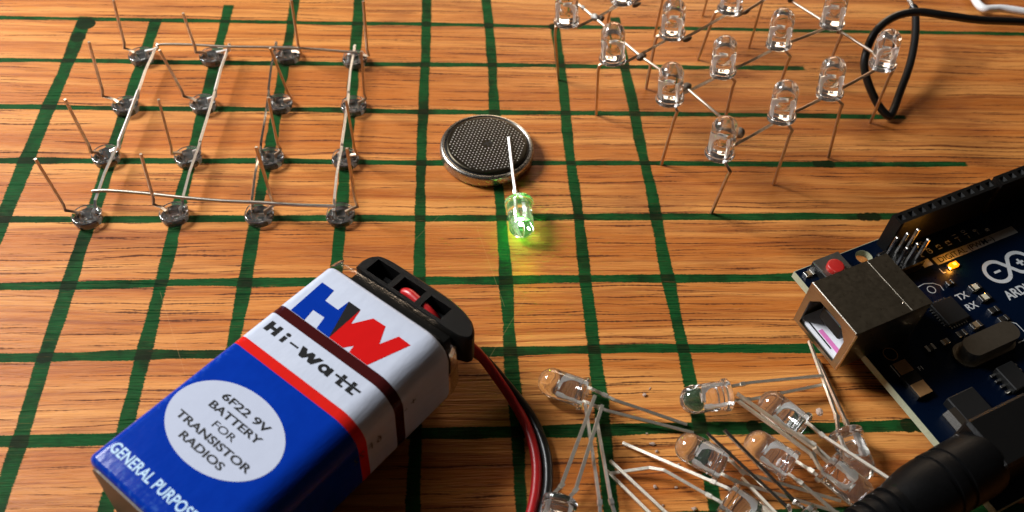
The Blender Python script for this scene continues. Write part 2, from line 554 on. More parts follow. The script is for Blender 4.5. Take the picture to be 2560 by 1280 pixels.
def spline(pts, n=8):
    """Catmull-Rom through the points."""
    P = [Vector(p) for p in pts]
    P = [2 * P[0] - P[1]] + P + [2 * P[-1] - P[-2]]
    out = []
    for i in range(1, len(P) - 2):
        for k in range(n):
            t_ = k / n
            a, b, c, d = P[i - 1], P[i], P[i + 1], P[i + 2]
            out.append(0.5 * ((2 * b) + (c - a) * t_ + (2 * a - 5 * b + 4 * c - d) * t_ ** 2 + (3 * b - a - 3 * c + d) * t_ ** 3))
    out.append(P[-2])
    return out


def circle(cx, cy, r, n=24, ry=None):
    ry = ry or r
    return [(cx + r * math.cos(2 * math.pi * i / n), cy + ry * math.sin(2 * math.pi * i / n)) for i in range(n)]


def rrect(x0, y0, x1, y1, r, n=5):
    out = []
    for cx, cy, a0 in ((x1 - r, y0 + r, -90), (x1 - r, y1 - r, 0), (x0 + r, y1 - r, 90), (x0 + r, y0 + r, 180)):
        for k in range(n + 1):
            a = R_(a0 + 90 * k / n)
            out.append((cx + r * math.cos(a), cy + r * math.sin(a)))
    return out


def tag(o, label=None, cat=None, group=None, kind=None):
    for k, v in (('label', label), ('category', cat), ('group', group), ('kind', kind)):
        if v:
            o[k] = v
    return o


def thing(name, loc, label, cat, group=None):
    o = bpy.data.objects.new(name, None)
    o.empty_display_size = 0.005
    COL.objects.link(o)
    o.location = Vector(loc) * S
    return tag(o, label, cat, group)


def text_mesh(s, size, bold=0.0, xs=1.0, align='LEFT', spacing=1.0):
    """Flat lettering as 2D triangles, in millimetres."""
    cu = bpy.data.curves.new("lettering", 'FONT')
    cu.body = s
    cu.size = size
    cu.offset = bold
    cu.align_x = align
    cu.space_character = spacing
    cu.resolution_u = 4
    cu.fill_mode = 'BOTH'
    ob = bpy.data.objects.new("lettering", cu)
    me = ob.to_mesh()
    vs = [(v.co.x * xs, v.co.y, 0) for v in me.vertices]
    fs = [tuple(p.vertices) for p in me.polygons]
    ob.to_mesh_clear()
    bpy.data.objects.remove(ob)
    bpy.data.curves.remove(cu)
    return vs, fs


# ================================================================== THE SURFACE
LEFT_LEDS = {}
for j in range(4):
    for i in range(4):
        dx, dy = [(-.3, -.3), (0, .4), (.3, .2), (.1, .1), (-.5, .4), (0, .3), (.6, 0), (.1, -.1), (.2, -.1), (.4, .7), (.7, 1.), (.9, .5), (.1, .9), (-.1, .9), (.8, 2.0), (.2, .7)][j * 4 + i]
        LEFT_LEDS[(i, j)] = (16 + 16 * i + dx, -64 + 16 * j + dy)


def build_table():
    mb = MB()
    outer = [(-260, -330), (420, -330), (420, 260), (-260, 260)]
    holes = [circle(x, y, 2.62, 20) for x, y in LEFT_LEDS.values()]
    mb.flat(outer, 0.0, holes)
    for x, y in LEFT_LEDS.values():                       # drilled jig holes
        mb.X = Matrix.Translation((x, y, 0))
        vs = [(2.62 * math.cos(a), 2.62 * math.sin(a), z) for z in (0, -9.0) for a in [2 * math.pi * k / 20 for k in range(20)]]
        mb.add(vs, [(k, 20 + k, 20 + (k + 1) % 20, (k + 1) % 20) for k in range(20)] + [tuple(20 + k for k in range(20))])
    mb.X = Matrix.Identity(4)
    a, b, c, d = [(x, y, 0) for x, y in outer]
    e, f, g, h = [(x, y, -12) for x, y in outer]
    mb.add([a, b, c, d, e, f, g, h], [(0, 4, 5, 1), (1, 5, 6, 2), (2, 6, 7, 3), (3, 7, 4, 0), (7, 6, 5, 4)])
    o = mb.build('table_top', M['wood'])
    tag(o, kind='structure')
    return o


build_table()


# ================================================================== LEDs
def led_profile():
    pr = [(0, 0.22), (1.6, 0.20), (2.2, 0.10), (2.5, 0.0), (2.72, 0.03), (2.88, 0.18), (2.92, 0.45), (2.9, 0.85), (2.78, 1.0), (2.58, 1.04), (2.5, 1.14), (2.5, 6.3)]
    for k in range(1, 9):
        a = math.pi / 2 * k / 8
        pr.append((2.5 * math.cos(a), 6.3 + 2.4 * math.sin(a)))
    pr[-1] = (0, 8.7)
    return list(pr)


_lm = MB().lathe(led_profile(), 36, True, flat_x=2.62)
LED_LENS = _lm.mesh('lens', M['epoxy'])
LED_LENS_LIT = _lm.mesh('lit_lens', M['lit_epoxy'])
# keep the flange and base edges crisp
LED_LENS_BRIGHT_RIM = _lm.mesh('bright_rim_lens', M['bright_rim_epoxy'])
for me in (LED_LENS, LED_LENS_LIT, LED_LENS_BRIGHT_RIM):
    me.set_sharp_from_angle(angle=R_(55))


def frame_cathode(mb):
    """Broad anvil with the reflector cup, inside the clear lens."""
    mb.X = mb.X @ Matrix.Rotation(R_(90), 4, 'X')
    mb.prism([(1.02, 0.3), (1.50, 0.3), (1.50, 2.2), (1.62, 3.0), (1.55, 4.2), (0.9, 4.75), (-0.5, 4.75), (-0.5, 4.45), (0.45, 4.2), (0.85, 3.4), (1.02, 2.4)], -0.2, 0.2)
    mb.X = mb.X @ Matrix.Rotation(R_(-90), 4, 'X') @ Matrix.Translation((0.1, 0, 4.76))
    mb.lathe([(0.34, 0), (0.62, 0.38), (0.52, 0.38), (0.24, 0.06), (0, 0.06)], 12)


def frame_anode(mb):
    mb.X = mb.X @ Matrix.Rotation(R_(90), 4, 'X')
    mb.prism([(-1.50, 0.3), (-1.04, 0.3), (-1.04, 3.0), (-0.85, 3.6), (-0.85, 4.75), (-1.25, 4.9), (-1.60, 4.4), (-1.60, 3.4), (-1.50, 3.0)], -0.2, 0.2)


def pose(base, direction, roll=0.0):
    """LED matrix: z runs from the base to the tip of the dome, leads at x = +-1.27."""
    d = Vector(direction).normalized()
    q = d.to_track_quat('Z', 'X' if abs(d.x) < 0.9 else 'Y')
    return Matrix.Translation(Vector(base)) @ q.to_matrix().to_4x4() @ Matrix.Rotation(roll, 4, 'Z')


def roll_for(base, direction, cathode_side):
    """Roll that turns the cathode lead (+x) towards a world vector."""
    Mx = pose(base, direction, 0.0)
    loc = Mx.to_3x3().transposed() @ Vector(cathode_side)
    return math.atan2(loc.y, loc.x)


def kinked(pts, r=0.25):
    """Lead with the slightly wider stop a few millimetres from the lens."""
    return MB().tube(pts, r, square=True)


def add_lead(name, parent, origin, Mx, side, pts, mat, r=0.25, stop=None, frame=True):
    mb = MB()
    start = Mx @ Vector((1.27 * side, 0, 0.2))
    out = Mx @ Vector((1.27 * side, 0, -0.5))
    path = [start, out] + [Vector(p) for p in pts]
    mb.tube(path, r, square=True, up=Mx.to_3x3() @ Vector((0, 1, 0)))
    if stop is not None:                                   # shear mark left where the tie bar was cut
        i = 1
        a, b = path[i], path[i + 1]
        d = (b - a)
        t0 = min(stop, d.length * 0.8)
        c = a + d.normalized() * t0
        mb.tube([c, c + d.normalized() * 0.9], r * 1.45, square=True, up=Mx.to_3x3() @ Vector((0, 1, 0)))
    if frame:
        mb.X = Mx.copy()
        mb.cur = 1
        (frame_cathode if side > 0 else frame_anode)(mb)
        mb.X = Matrix.Identity(4)
    return mb.build(name, [mat, M['frame_metal']], parent, origin)


def add_lens(name, parent, origin, Mx, mesh=None):
    o = bpy.data.objects.new(name, mesh or LED_LENS)
    COL.objects.link(o)
    o.parent = parent
    o.location = (Mx.to_translation() - Vector(origin)) * S
    o.rotation_euler = Mx.to_3x3().to_euler()
    return o


def lens_child(name, mb, lens, Mx, mat):
    """A sub-part of a lens: written in world millimetres, stored in the lens's own axes."""
    inv = Mx.inverted()
    mb.v = [inv @ p for p in mb.v]
    o = mb.build(name, mat, lens)
    return o


def add_lead_sub(name, lens, Mx, side, pts, mat, r=0.25, up=(0.3, 0.1, 1)):
    mb = MB()
    path = [Mx @ Vector((1.27 * side, 0, 0.2)), Mx @ Vector((1.27 * side, 0, -0.5))] + [Vector(p) for p in pts]
    mb.tube(path, r, square=True, up=up)
    mb.X = Mx.copy()
    mb.cur = 1
    (frame_cathode if side > 0 else frame_anode)(mb)
    mb.X = Matrix.Identity(4)
    return lens_child(name, mb, lens, Mx, [mat, M['frame_metal']])


# ---------------------------------------------------------------- grid still sitting in the drilled board
def left_grid():
    org = (40, -40, 0)
    root = thing('led_grid', org, 'four by four grid of clear LEDs sunk upside down in the board, leads up', 'LED grid', 'LED grids')
    tips = {(0, 0): (11.92, -64.03, 11.18, -64.39, 16.6), (1, 0): (28.12, -62.46, 28.99, -62.17, 15.8), (2, 0): (51.39, -62.45, 50.25, -62.76, 18.3), (3, 0): (67.59, -62.98, 66.74, -63.16, 18.5),
            (0, 1): (13.0, -48.08, 12.47, -48.54, 16.9), (1, 1): (29.02, -48.32, 29.72, -48.06, 16.7), (2, 1): (50.64, -46.63, 50.28, -46.7, 16.3), (3, 1): (66.65, -48.3, 65.59, -48.41, 17.3),
            (0, 2): (11.43, -30.85, 12.48, -30.29, 16.4), (1, 2): (28.4, -30.6, 26.42, -31.29, 15.4), (2, 2): (51.56, -30.92, 48.98, -31.55, 16.5), (3, 2): (67.63, -30.69, 67.5, -30.71, 15.3),
            (0, 3): (12.49, -14.34, 13.43, -14.03, 15.1), (1, 3): (28.48, -15.43, 27.99, -15.56, 13.2), (2, 3): (51.99, -14.93, 51.67, -14.99, 16.6), (3, 3): (67.57, -15.76, 67.31, -15.81, 17.3)}
    colx = {0: (17.4, 19.7), 1: (33.7, 35.8), 2: (47.0, 46.3), 3: (63.0, 64.2)}
    for (i, j), (x, y) in LEFT_LEDS.items():
        tilt = Vector((random.uniform(-.05, .05), random.uniform(-.05, .05), -1))
        base = (x, y, 1.65)
        sx = 1 if i < 2 else -1                               # side the column lead leaves from
        roll = roll_for(base, tilt, (sx, 0.15, 0))
        Mx = pose(base, tilt, roll)
        lens = add_lens('led', root, org, Mx, LED_LENS_BRIGHT_RIM)
        bx, by, tx, ty, tz = tips[(i, j)]
        mid = Vector((bx, by, 2.3)).lerp(Vector((tx, ty, tz)), 0.13)
        add_lead_sub('anode_lead', lens, Mx, -1, [(x - sx * 2.2, y + (by - y) * .4, 2.3), (bx, by, 2.5), tuple(mid + Vector((0.25 * sx, 0, 0))), (tx, ty, tz)], M['tarnished_lead'], 0.235)
        x0, x1 = colx[i]
        f = lambda yy: x0 + (x1 - x0) * (yy + 62) / 47.0
        zc = 3.2 + 0.25 * random.random()
        if j < 3:
            y2 = y + random.uniform(16.5, 18.4)
            off = 0.16 * (1 if (j % 2) else -1)
            pts = [(f(y + .6), y + .9, 2.4), (f(y + 1.8) + off * .3, y + 2.0, zc), (f(y + 8) + off, y + 9.0, zc + .15), (f(y2) + off * .2 + .15, y2, zc + 0.5 * (1 if j % 2 else .3))]
        else:
            pts = [(f(y + .5), y + .8, 2.4), (f(y + 1) + .1, y + 1.4, 3.7)]
        add_lead_sub('cathode_lead', lens, Mx, 1, pts, M['steel_lead'] if i != 2 else M['bright_metal'], 0.24, (0.3, 0.1, 1) if i != 2 else (-0.356, -0.288, 0.89))
    b = MB().tube(spline([(16.4, -60.2, 3.7), (18.2, -60.15, 3.9), (20.5, -60.3, 3.95), (26.5, -60.9, 3.9), (34.0, -62.0, 3.9), (41.5, -62.8, 3.8), (48.8, -63.2, 3.8), (55.5, -63.8, 3.8), (63.3, -64.1, 3.75)], 4), 0.36, 10)
    b.build('bus_wire', M['bus_wire'], root, org)
    b = MB().tube(spline([(20.4, -15.6, 3.6), (20.8, -14.8, 4.0), (27.5, -14.7, 4.0), (35.4, -15.1, 3.9), (44, -15.1, 3.9), (52.4, -15.3, 3.9), (62.6, -16.2, 3.8), (65.0, -16.3, 3.8)], 4), 0.30, 10)
    b.build('bus_wire', M['bus_wire'], root, org)
    return root


left_grid()


# ---------------------------------------------------------------- finished grid standing on its leads
def right_grid():
    org = (150, -36, 0)
    root = thing('led_grid', org, 'soldered four by four grid of clear LEDs standing upright on bent leads', 'LED grid', 'LED grids')
    C_ = {(0, 0): (137.28, -62.87), (1, 0): (152.01, -52.49), (2, 0): (164.06, -45.02), (3, 0): (178.58, -35.43), (0, 1): (130.22, -47.13), (1, 1): (142.83, -38.49), (2, 1): (157.2, -29.06), (3, 1): (171.4, -21.14),
          (0, 2): (120.16, -34.61), (1, 2): (134.33, -25.69), (2, 2): (149.07, -16.57), (3, 2): (162.11, -7.93), (0, 3): (111.58, -22.02), (1, 3): (125.09, -13.52), (2, 3): (139.68, -3.45), (3, 3): (153.56, 5.52)}
    feet = {(0, 0): (139.73, -62.61), (1, 0): (154.88, -54.44), (2, 0): (169.3, -46.21), (0, 1): (131.48, -48.53), (0, 2): (119.04, -32.8), (0, 3): (111.54, -20.7), (2, 2): (146.31, -12.64)}
    bends = {(0, 0): (139.25, -65.71), (0, 1): (131.9, -48.6), (0, 2): (117.54, -34.39), (1, 0): (154.52, -53.9), (2, 0): (167.3, -46.0), (1, 1): (145.95, -38.9), (2, 1): (160.15, -30.4), (3, 1): (174.09, -22.4), (1, 2): (131.6, -24.0), (2, 2): (146.64, -14.8), (0, 3): (109.4, -21.2), (3, 0): (182.0, -34.6)}
    A = Vector((14.1, 9.2, 0)).normalized()
    B = Vector((-8.6, 13.9, 0)).normalized()
    ZB = 17.0
    for (i, j), (x, y) in C_.items():
        base = Vector((x, y, ZB))
        lean = Vector((-0.085 + random.uniform(-.06, .06), 0.13 + random.uniform(-.06, .06), 1))
        bd = bends.get((i, j))
        if bd is None:
            aside = Vector((-1, -0.25, 0)) if j > 1 else Vector((0.6, -0.8, 0))
            bd = (x + aside.x * 2.6, y + aside.y * 2.6)
        aside = Vector((bd[0] - x, bd[1] - y, 0)).normalized()
        roll = roll_for(base, lean, -aside)
        Mx = pose(base, lean, roll)
        lens = add_lens('led', root, org, Mx)
        ex = Vector((bd[0], bd[1], 15.2))
        fx, fy = feet.get((i, j), (ex.x + random.uniform(-.3, .9), ex.y + random.uniform(-.2, 1.2)))
        kz = 13.4 + random.uniform(-.5, .5)
        k1 = (x + (bd[0] - x) * .75, y + (bd[1] - y) * .75, 15.9)
        k2 = (ex.x, ex.y, 15.3)
        k3 = (ex.x + (fx - ex.x) * .1 - .15, ex.y + (fy - ex.y) * .1, kz)
        add_lead_sub('anode_lead', lens, Mx, -1, [k1, k2, k3, (fx, fy, 0.15)], M['tarnished_lead'], 0.25)
        # cathode: folded flat, runs along the row to its neighbour
        c0 = base - aside.normalized() * 1.27
        p1 = Vector((c0.x, c0.y, 15.9)) + A * 1.3 - B * 0.2
        if i < 3:
            nx, ny = C_[(i + 1, j)]
            e = Vector((nx, ny, 15.6)) + A * 1.6 + B * 0.9
        else:
            e = p1 + A * 3 + B * 1.0
        p1.z = 15.8
        e.z = 15.5
        add_lead_sub('cathode_lead', lens, Mx, 1, [(c0.x + .2, c0.y, 16.2), tuple(p1), tuple(p1.lerp(e, .5) + Vector((0, 0, -.2))), tuple(e)], M['tarnished_lead'], 0.28)
    # cross bars soldered under both ends of the rows
    j0 = [(115.0, -13.4, 15.9), (118.4, -18.5, 15.8), (126.96, -31.86, 15.7), (134.86, -41.7, 15.7), (143.26, -55.36, 15.7)]
    MB().tube(j0, 0.33, 10).build('cross_bar', M['bus_wire'], root, org)
    j1 = [(156.8, 2.6, 15.6), (165.2, -10.2, 15.6), (173.64, -21.64, 15.7), (182.4, -33.6, 15.7)]
    MB().tube(j1, 0.33, 10).build('cross_bar', M['bus_wire'], root, org)

    def blob(p, r, mat, sx=1.0, ax=A):
        mb = MB()
        mb.X = Matrix.Translation(p) @ Vector(ax).to_track_quat('Z', 'X').to_matrix().to_4x4() @ Matrix.Diagonal((1, .92, sx, 1))
        pr = [(r * math.sin(math.pi * k / 8) * (1 + .1 * math.sin(5 * k)), -r * math.cos(math.pi * k / 8)) for k in range(9)]
        pr[0], pr[-1] = (0, -r), (0, r)
        mb.lathe(pr, 12)
        mb.build('solder_joint', mat, root, org)
    blob((143.3, -55.2, 15.7), 1.15, M['flux_solder'])
    blob((135.0, -41.5, 15.7), 0.95, M['flux_solder'], 1.3)
    blob((126.9, -31.8, 15.7), 0.8, M['flux_solder'], 1.7)
    blob((118.3, -18.3, 15.9), 0.85, M['solder'], 1.5, B)
    blob((119.7, -18.5, 15.7), 0.7, M['flux_solder'], 1.4)
    blob((116.0, -14.9, 15.95), 0.5, M['solder'], 1.6, B)
    for p in ((138.2, -25.2, 15.5), (128.6, -12.8, 15.5), (153.6, -14.8, 15.5)):
        blob(p, 0.52, M['flux_solder'], 2.6)
    for p in ((173.6, -21.6, 15.7), (165.2, -10.2, 15.7), (182.4, -33.6, 15.7)):
        blob(p, 0.6, M['flux_solder'], 1.4)
    return root


right_grid()


# ================================================================== COIN CELL
def coin_cell():
    org = (93.85, -45.75, 0)
    root = thing('coin_cell', org, 'round steel coin cell battery with dotted top lying flat on the board', 'battery')
    T = Matrix.Translation(org)
    mb = MB(); mb.X = T
    mb.lathe([(0, 0.02), (9.3, 0.02), (9.75, 0.18), (9.98, 0.55), (10.02, 1.2), (10.0, 2.25), (9.88, 2.62), (9.62, 2.86), (9.3, 2.93), (9.08, 2.86), (9.02, 2.55), (8.0, 2.5), (0, 2.5)], 72)
    mb.build('can', M['can_steel'], root, org)
    mb = MB(); mb.X = T
    mb.lathe([(8.55, 2.6), (8.98, 2.6), (8.96, 2.80), (8.78, 2.84), (8.55, 2.8)], 72)
    mb.build('gasket', M['black_plastic'], root, org)
    mb = MB(); mb.X = T
    mb.lathe([(8.72, 2.62), (8.66, 2.98), (8.52, 3.16), (8.28, 3.24), (7.9, 3.26), (4, 3.26), (0, 3.26)], 72)
    cap = mb.build('cap', M['cap_steel'], root, org)
    mb = MB()
    st_ = 0.775
    rr = 0.14
    ring = [(math.cos(a), math.sin(a)) for a in [2 * math.pi * k / 6 for k in range(6)]]
    for a in range(-12, 13):
        for b in range(-14, 15):
            x, y = (a + 0.5 * (b % 2)) * st_, b * st_ * 0.866
            if math.hypot(x, y) > 7.9 or (abs(x) < 0.95 and abs(y) < 1.0):
                continue
            xr = x * math.cos(.2) - y * math.sin(.2)
            yr = x * math.sin(.2) + y * math.cos(.2)
            X0, Y0, Z0 = org[0] + xr, org[1] + yr, 3.26
            vs = [(X0 + rr * c, Y0 + rr * s, Z0 + .002) for c, s in ring] + [(X0 + rr * .55 * c, Y0 + rr * .55 * s, Z0 + .085) for c, s in ring]
            mb.add(vs, [(k, (k + 1) % 6, 6 + (k + 1) % 6, 6 + k) for k in range(6)] + [(6, 7, 8, 9, 10, 11)], True)
    o = mb.build('dimple_pattern', M['dimple'], root, org)
    tag(o, kind='stuff')
    mb = MB()
    c0 = Vector((org[0] + .1, org[1] + .05, 0))
    for k, (a, b) in enumerate((((-.95, -.45), (.55, .55)), ((-.35, .75), (.05, -.8)), ((.35, .85), (.75, -.05)), ((-.15, -.2), (.65, -.55)), ((.2, .45), (1.1, .35)), ((-.85, .1), (-.3, -.1)))):
        a, b = Vector((*a, 0)) + c0, Vector((*b, 0)) + c0
        d = (b - a).normalized()
        nn = Vector((-d.y, d.x, 0)) * 0.13
        z = 3.268 + .004 * k
        mb.add([(p.x, p.y, z) for p in (a - nn, b - nn, b + nn, a + nn)], [(0, 1, 2, 3)])
    mb.build('stamped_mark', M['black_ink'], root, org)


coin_cell()


# ================================================================== LIT LED AGAINST THE CELL
def lit_led():
    base = Vector((99.55, -62.3, 3.35))
    d = Vector((0.035, -0.992, -0.085))
    org = (99.6, -66, 0)
    root = thing('lit_led', org, 'glowing green LED with one lead resting across the coin cell', 'LED')
    Mx = pose(base, d, roll_for(base, d, (-0.55, 0.0, 0.85)))
    add_lens('lens', root, org, Mx, LED_LENS_LIT)
    add_lead('cathode_lead', root, org, Mx, 1, [(98.85, -59.5, 4.5), (98.75, -56.5, 4.25), (98.62, -50.0, 3.78), (98.5, -44.1, 3.55)], M['steel_lead'], 0.235, stop=0.6)
    add_lead('anode_lead', root, org, Mx, -1, [(100.0, -60.0, 1.5), (99.6, -57.5, 0.7), (99.0, -54.75, 0.55)], M['steel_lead'], 0.22)
    mb = MB()
    mb.X = Mx @ Matrix.Translation((0.1, 0, 5.05))
    mb.box((-.3, -.3, 0), (.3, .3, .35))
    mb.build('light_emitting_die', M['green_die'], root, org)
    # its light: a tight green lobe leaving the dome, and a little glow from the die
    sd = bpy.data.lights.new('green_beam', 'SPOT')
    sd.energy = 0.0030
    sd.color = (0.75, 1.0, 0.0)
    sd.spot_size = R_(70)
    sd.spot_blend = 1.0
    sd.shadow_soft_size = 1.2 * S
    so = bpy.data.objects.new('green_beam', sd)
    COL.objects.link(so)
    so.parent = root
    tip = Mx @ Vector((0, 0, 9.4))
    so.location = (tip + Vector((0, 0, 1.2)) - Vector(org)) * S
    pd = bpy.data.lights.new('die_glow', 'POINT')
    pd.energy = 0.003
    pd.color = (0.12, 1.0, 0.10)
    pd.shadow_soft_size = 0.25 * S
    pg = bpy.data.objects.new('die_glow', pd)
    COL.objects.link(pg)
    pg.parent = root
    pg.location = ((Mx @ Vector((0.1, 0, 6.0))) - Vector(org)) * S
    so.rotation_euler = Vector((0.10, -0.96, -0.25)).to_track_quat('-Z', 'Y').to_euler()


lit_led()


# ================================================================== LOOSE LEDs
def loose_led(base, d, cside, cath, anod, label, mat='loose_lead', r=0.245, group='loose LEDs in the pile'):
    base = Vector(base)
    org = (base.x, base.y, 0)
    root = thing('loose_led', org, label, 'LED', group)
    Mx = pose(base, d, roll_for(base, d, cside))
    add_lens('lens', root, org, Mx)
    add_lead('cathode_lead', root, org, Mx, 1, cath, M[mat], r, stop=2.0)
    add_lead('anode_lead', root, org, Mx, -1, anod, M[mat], r, stop=2.0)
    return root


loose_led((108.56, -106.94, 2.95), (-0.902, 0.428, -0.046), (0.42, 0.88, 0.3), [(113.2, -108.1, 3.0), (125.7, -111.67, 0.45)], [(111.7, -109.75, 2.4), (126.53, -113.22, 0.4)],
          'clear LED lying alone beside the red and black battery wires, dome to the left')
loose_led((133.3, -107.31, 2.95), (-0.991, -0.125, -0.045), (-0.1, 1.0, 0.25), [(137.6, -105.3, 3.3), (151.0, -104.1, 3.3)], [(137.2, -108.2, 2.6), (150.6, -105.5, 2.5)],
          'clear LED lying with its dome on a green marker line, leads towards the USB socket')
loose_led((151.71, -115.0, 3.0), (0.122, -0.99, -0.05), (-1, -0.1, 0.35), [(151.0, -112.3, 3.3), (150.7, -96.3, 2.6)], [(152.8, -113.0, 2.4), (152.2, -99.0, 0.6)],
          'clear LED nearest the circuit board, one lead reaching up under the USB socket')
loose_led((144.68, -114.24, 3.0), (-0.65, 0.757, -0.045), (0.76, 0.65, 0.2), [(147.3, -115.9, 3.6), (156.5, -127.2, 6.8)], [(145.6, -117.2, 3.0), (152.4, -126.6, 3.2)],
          'clear LED with white crumb on its rim, lying between its two fallen neighbours')
loose_led((141.0, -121.32, 3.0), (-0.726, 0.686, -0.046), (0.69, 0.73, 0.3), [(143.6, -122.3, 3.8), (150.4, -129.6, 3.4)], [(141.6, -123.7, 2.8), (148.8, -130.6, 1.2)],
          'clear LED lying in the middle of the pile, dome up left, just below another')
loose_led((129.84, -120.82, 2.95), (-0.814, 0.579, -0.046), (0.5, 0.75, 0.4), [(132.6, -121.9, 3.0), (148.2, -126.5, 1.3)], [(131.4, -123.1, 2.2), (147.6, -128.2, 0.7)],
          'clear LED with dark green reflection in its dome, leftmost of the packed pile')
loose_led((145.6, -122.03, 5.0), (0.687, -0.725, -0.06), (-0.72, -0.69, 0.3), [(143.6, -120.6, 6.0), (133.4, -110.7, 6.4)], [(144.6, -119.6, 5.8), (133.3, -109.5, 6.8)],
          'clear LED with dome half hidden by the black plug, leads across the pile')
loose_led((128.89, -125.99, 3.0), (0.75, -0.66, -0.05), (0.66, 0.75, 0.3), [(127.2, -123.4, 3.0), (114.15, -114.92, 0.5)], [(126.4, -125.6, 2.5), (119.83, -120.94, 2.4), (117.6, -120.2, 1.9), (111.07, -120.45, 0.6)],
          'clear LED low in the pile with one lead bent to the left', r=0.24)
loose_led((102.33, -125.81, 3.0), (-0.279, -0.959, -0.047), (-0.95, 0.27, 0.2), [(102.7, -123.6, 3.3), (109.4, -109.0, 6.1)], [(104.9, -124.4, 3.3), (110.36, -110.94, 6.3)],
          'clear LED cut off by the picture edge next to the black wire', r=0.27)
loose_led((109.6, -129.4, 3.0), (0.044, -0.999, -0.045), (-1, 0, 0.1), [(108.5, -126.6, 3.4), (108.22, -108.6, 2.6)], [(110.3, -126.4, 3.4), (109.81, -111.37, 2.6)],
          'clear LED at the picture edge whose two straight round leads cross another pair', mat='steel_lead', r=0.24)
loose_led((140.0, -129.4, 3.1), (0.592, -0.803, -0.05), (0.8, 0.59, 0.2), [(139.6, -128.0, 4.2), (129.6, -116.44, 7.2)], [(138.2, -128.7, 4.0), (126.82, -116.62, 6.6)],
          'clear LED at the bottom edge whose bright cut lead ends rise over the pile', mat='bright_metal')
loose_led((139.4, -134.2, 2.95), (0.607, -0.793, -0.05), (0.8, 0.6, 0.1), [(137.8, -131.2, 3.0), (132.64, -122.19, 1.6)], [(137.0, -132.6, 2.6), (133.4, -127.2, 1.0)],
          'clear LED just beyond the bottom edge with one bright lead showing in the pile')
loose_led((120.6, -131.6, 2.95), (0.637, -0.769, -0.05), (0.77, 0.64, 0.1), [(119.2, -128.6, 2.6), (111.4, -118.6, 1.5)], [(117.8, -129.8, 2.2), (110.74, -120.0, 0.8)],
          'clear LED just beyond the bottom edge with two parallel leads ending at a green line')


# ---------------------------------------------------------------- crumbs of resin
def crumb(x, y, r, sx, rz, label):
    r *= 0.8
    mb = MB()
    mb.X = Matrix.Translation((x, y, r * .62)) @ Matrix.Rotation(rz, 4, 'Z') @ Matrix.Diagonal((sx, 1, .75, 1))
    pr = [(0, -r), (r * .7, -r * .75), (r * 1.0, -r * .1), (r * .8, r * .55), (0, r * .85)]
    mb.lathe(pr, 7, False)
    mb.v = [p + Vector((random.uniform(-.35, .35), random.uniform(-.35, .35), random.uniform(-.12, .12))) * r for p in mb.v]
    o = mb.build('resin_crumb', M['white_crumb'], None, (x, y, 0))
    tag(o, label, 'crumb', 'pale crumbs on the board')


crumb(119.3, -105.5, .42, 1.0, .4, 'pale crumb alone on the wood between two loose LEDs and above a green line')
crumb(120.5, -104.2, .16, 2.6, 1.1, 'thin sliver of crumb beside the pale crumb above the green line')
crumb(119.2, -115.0, .36, 2.0, -.05, 'oblong pale crumb below the green line')
crumb(119.8, -116.4, .32, 1.2, .8, 'small pale crumb just under the oblong one')
crumb(123.0, -118.9, .26, 1.6, .4, 'tiny pale crumb left of the leftmost packed LED')
crumb(118.5, -122.7, .40, 1.0, 1.8, 'pale crumb beside the bent LED lead')
crumb(122.0, -122.9, .24, 1.3, .2, 'tiny pale crumb between two LED leads')
crumb(124.2, -126.7, .5, 1.0, .9, 'rounded pale crumb at the bottom edge near a flanged LED')
crumb(118.6, -113.0, .18, 1.5, .5, 'speck of pale crumb on the dark green line')
crumb(119.3, -125.9, .25, .9, .5, 'speck of pale crumb near the bottom edge between parallel leads')
mbc = MB()
mbc.X = Matrix.Translation((147.15, -112.55, 5.55)) @ Matrix.Diagonal((1, 1.25, .9, 1))
mbc.lathe([(0, -.6), (.45, -.45), (.62, 0), (.45, .42), (0, .6)], 8, False)
tag(mbc.build('resin_crumb', M['white_crumb'], None, (147.15, -112.55, 5.0)), 'pale pinkish crumb stuck on the rim of a loose LED', 'crumb', 'pale crumbs on the board')


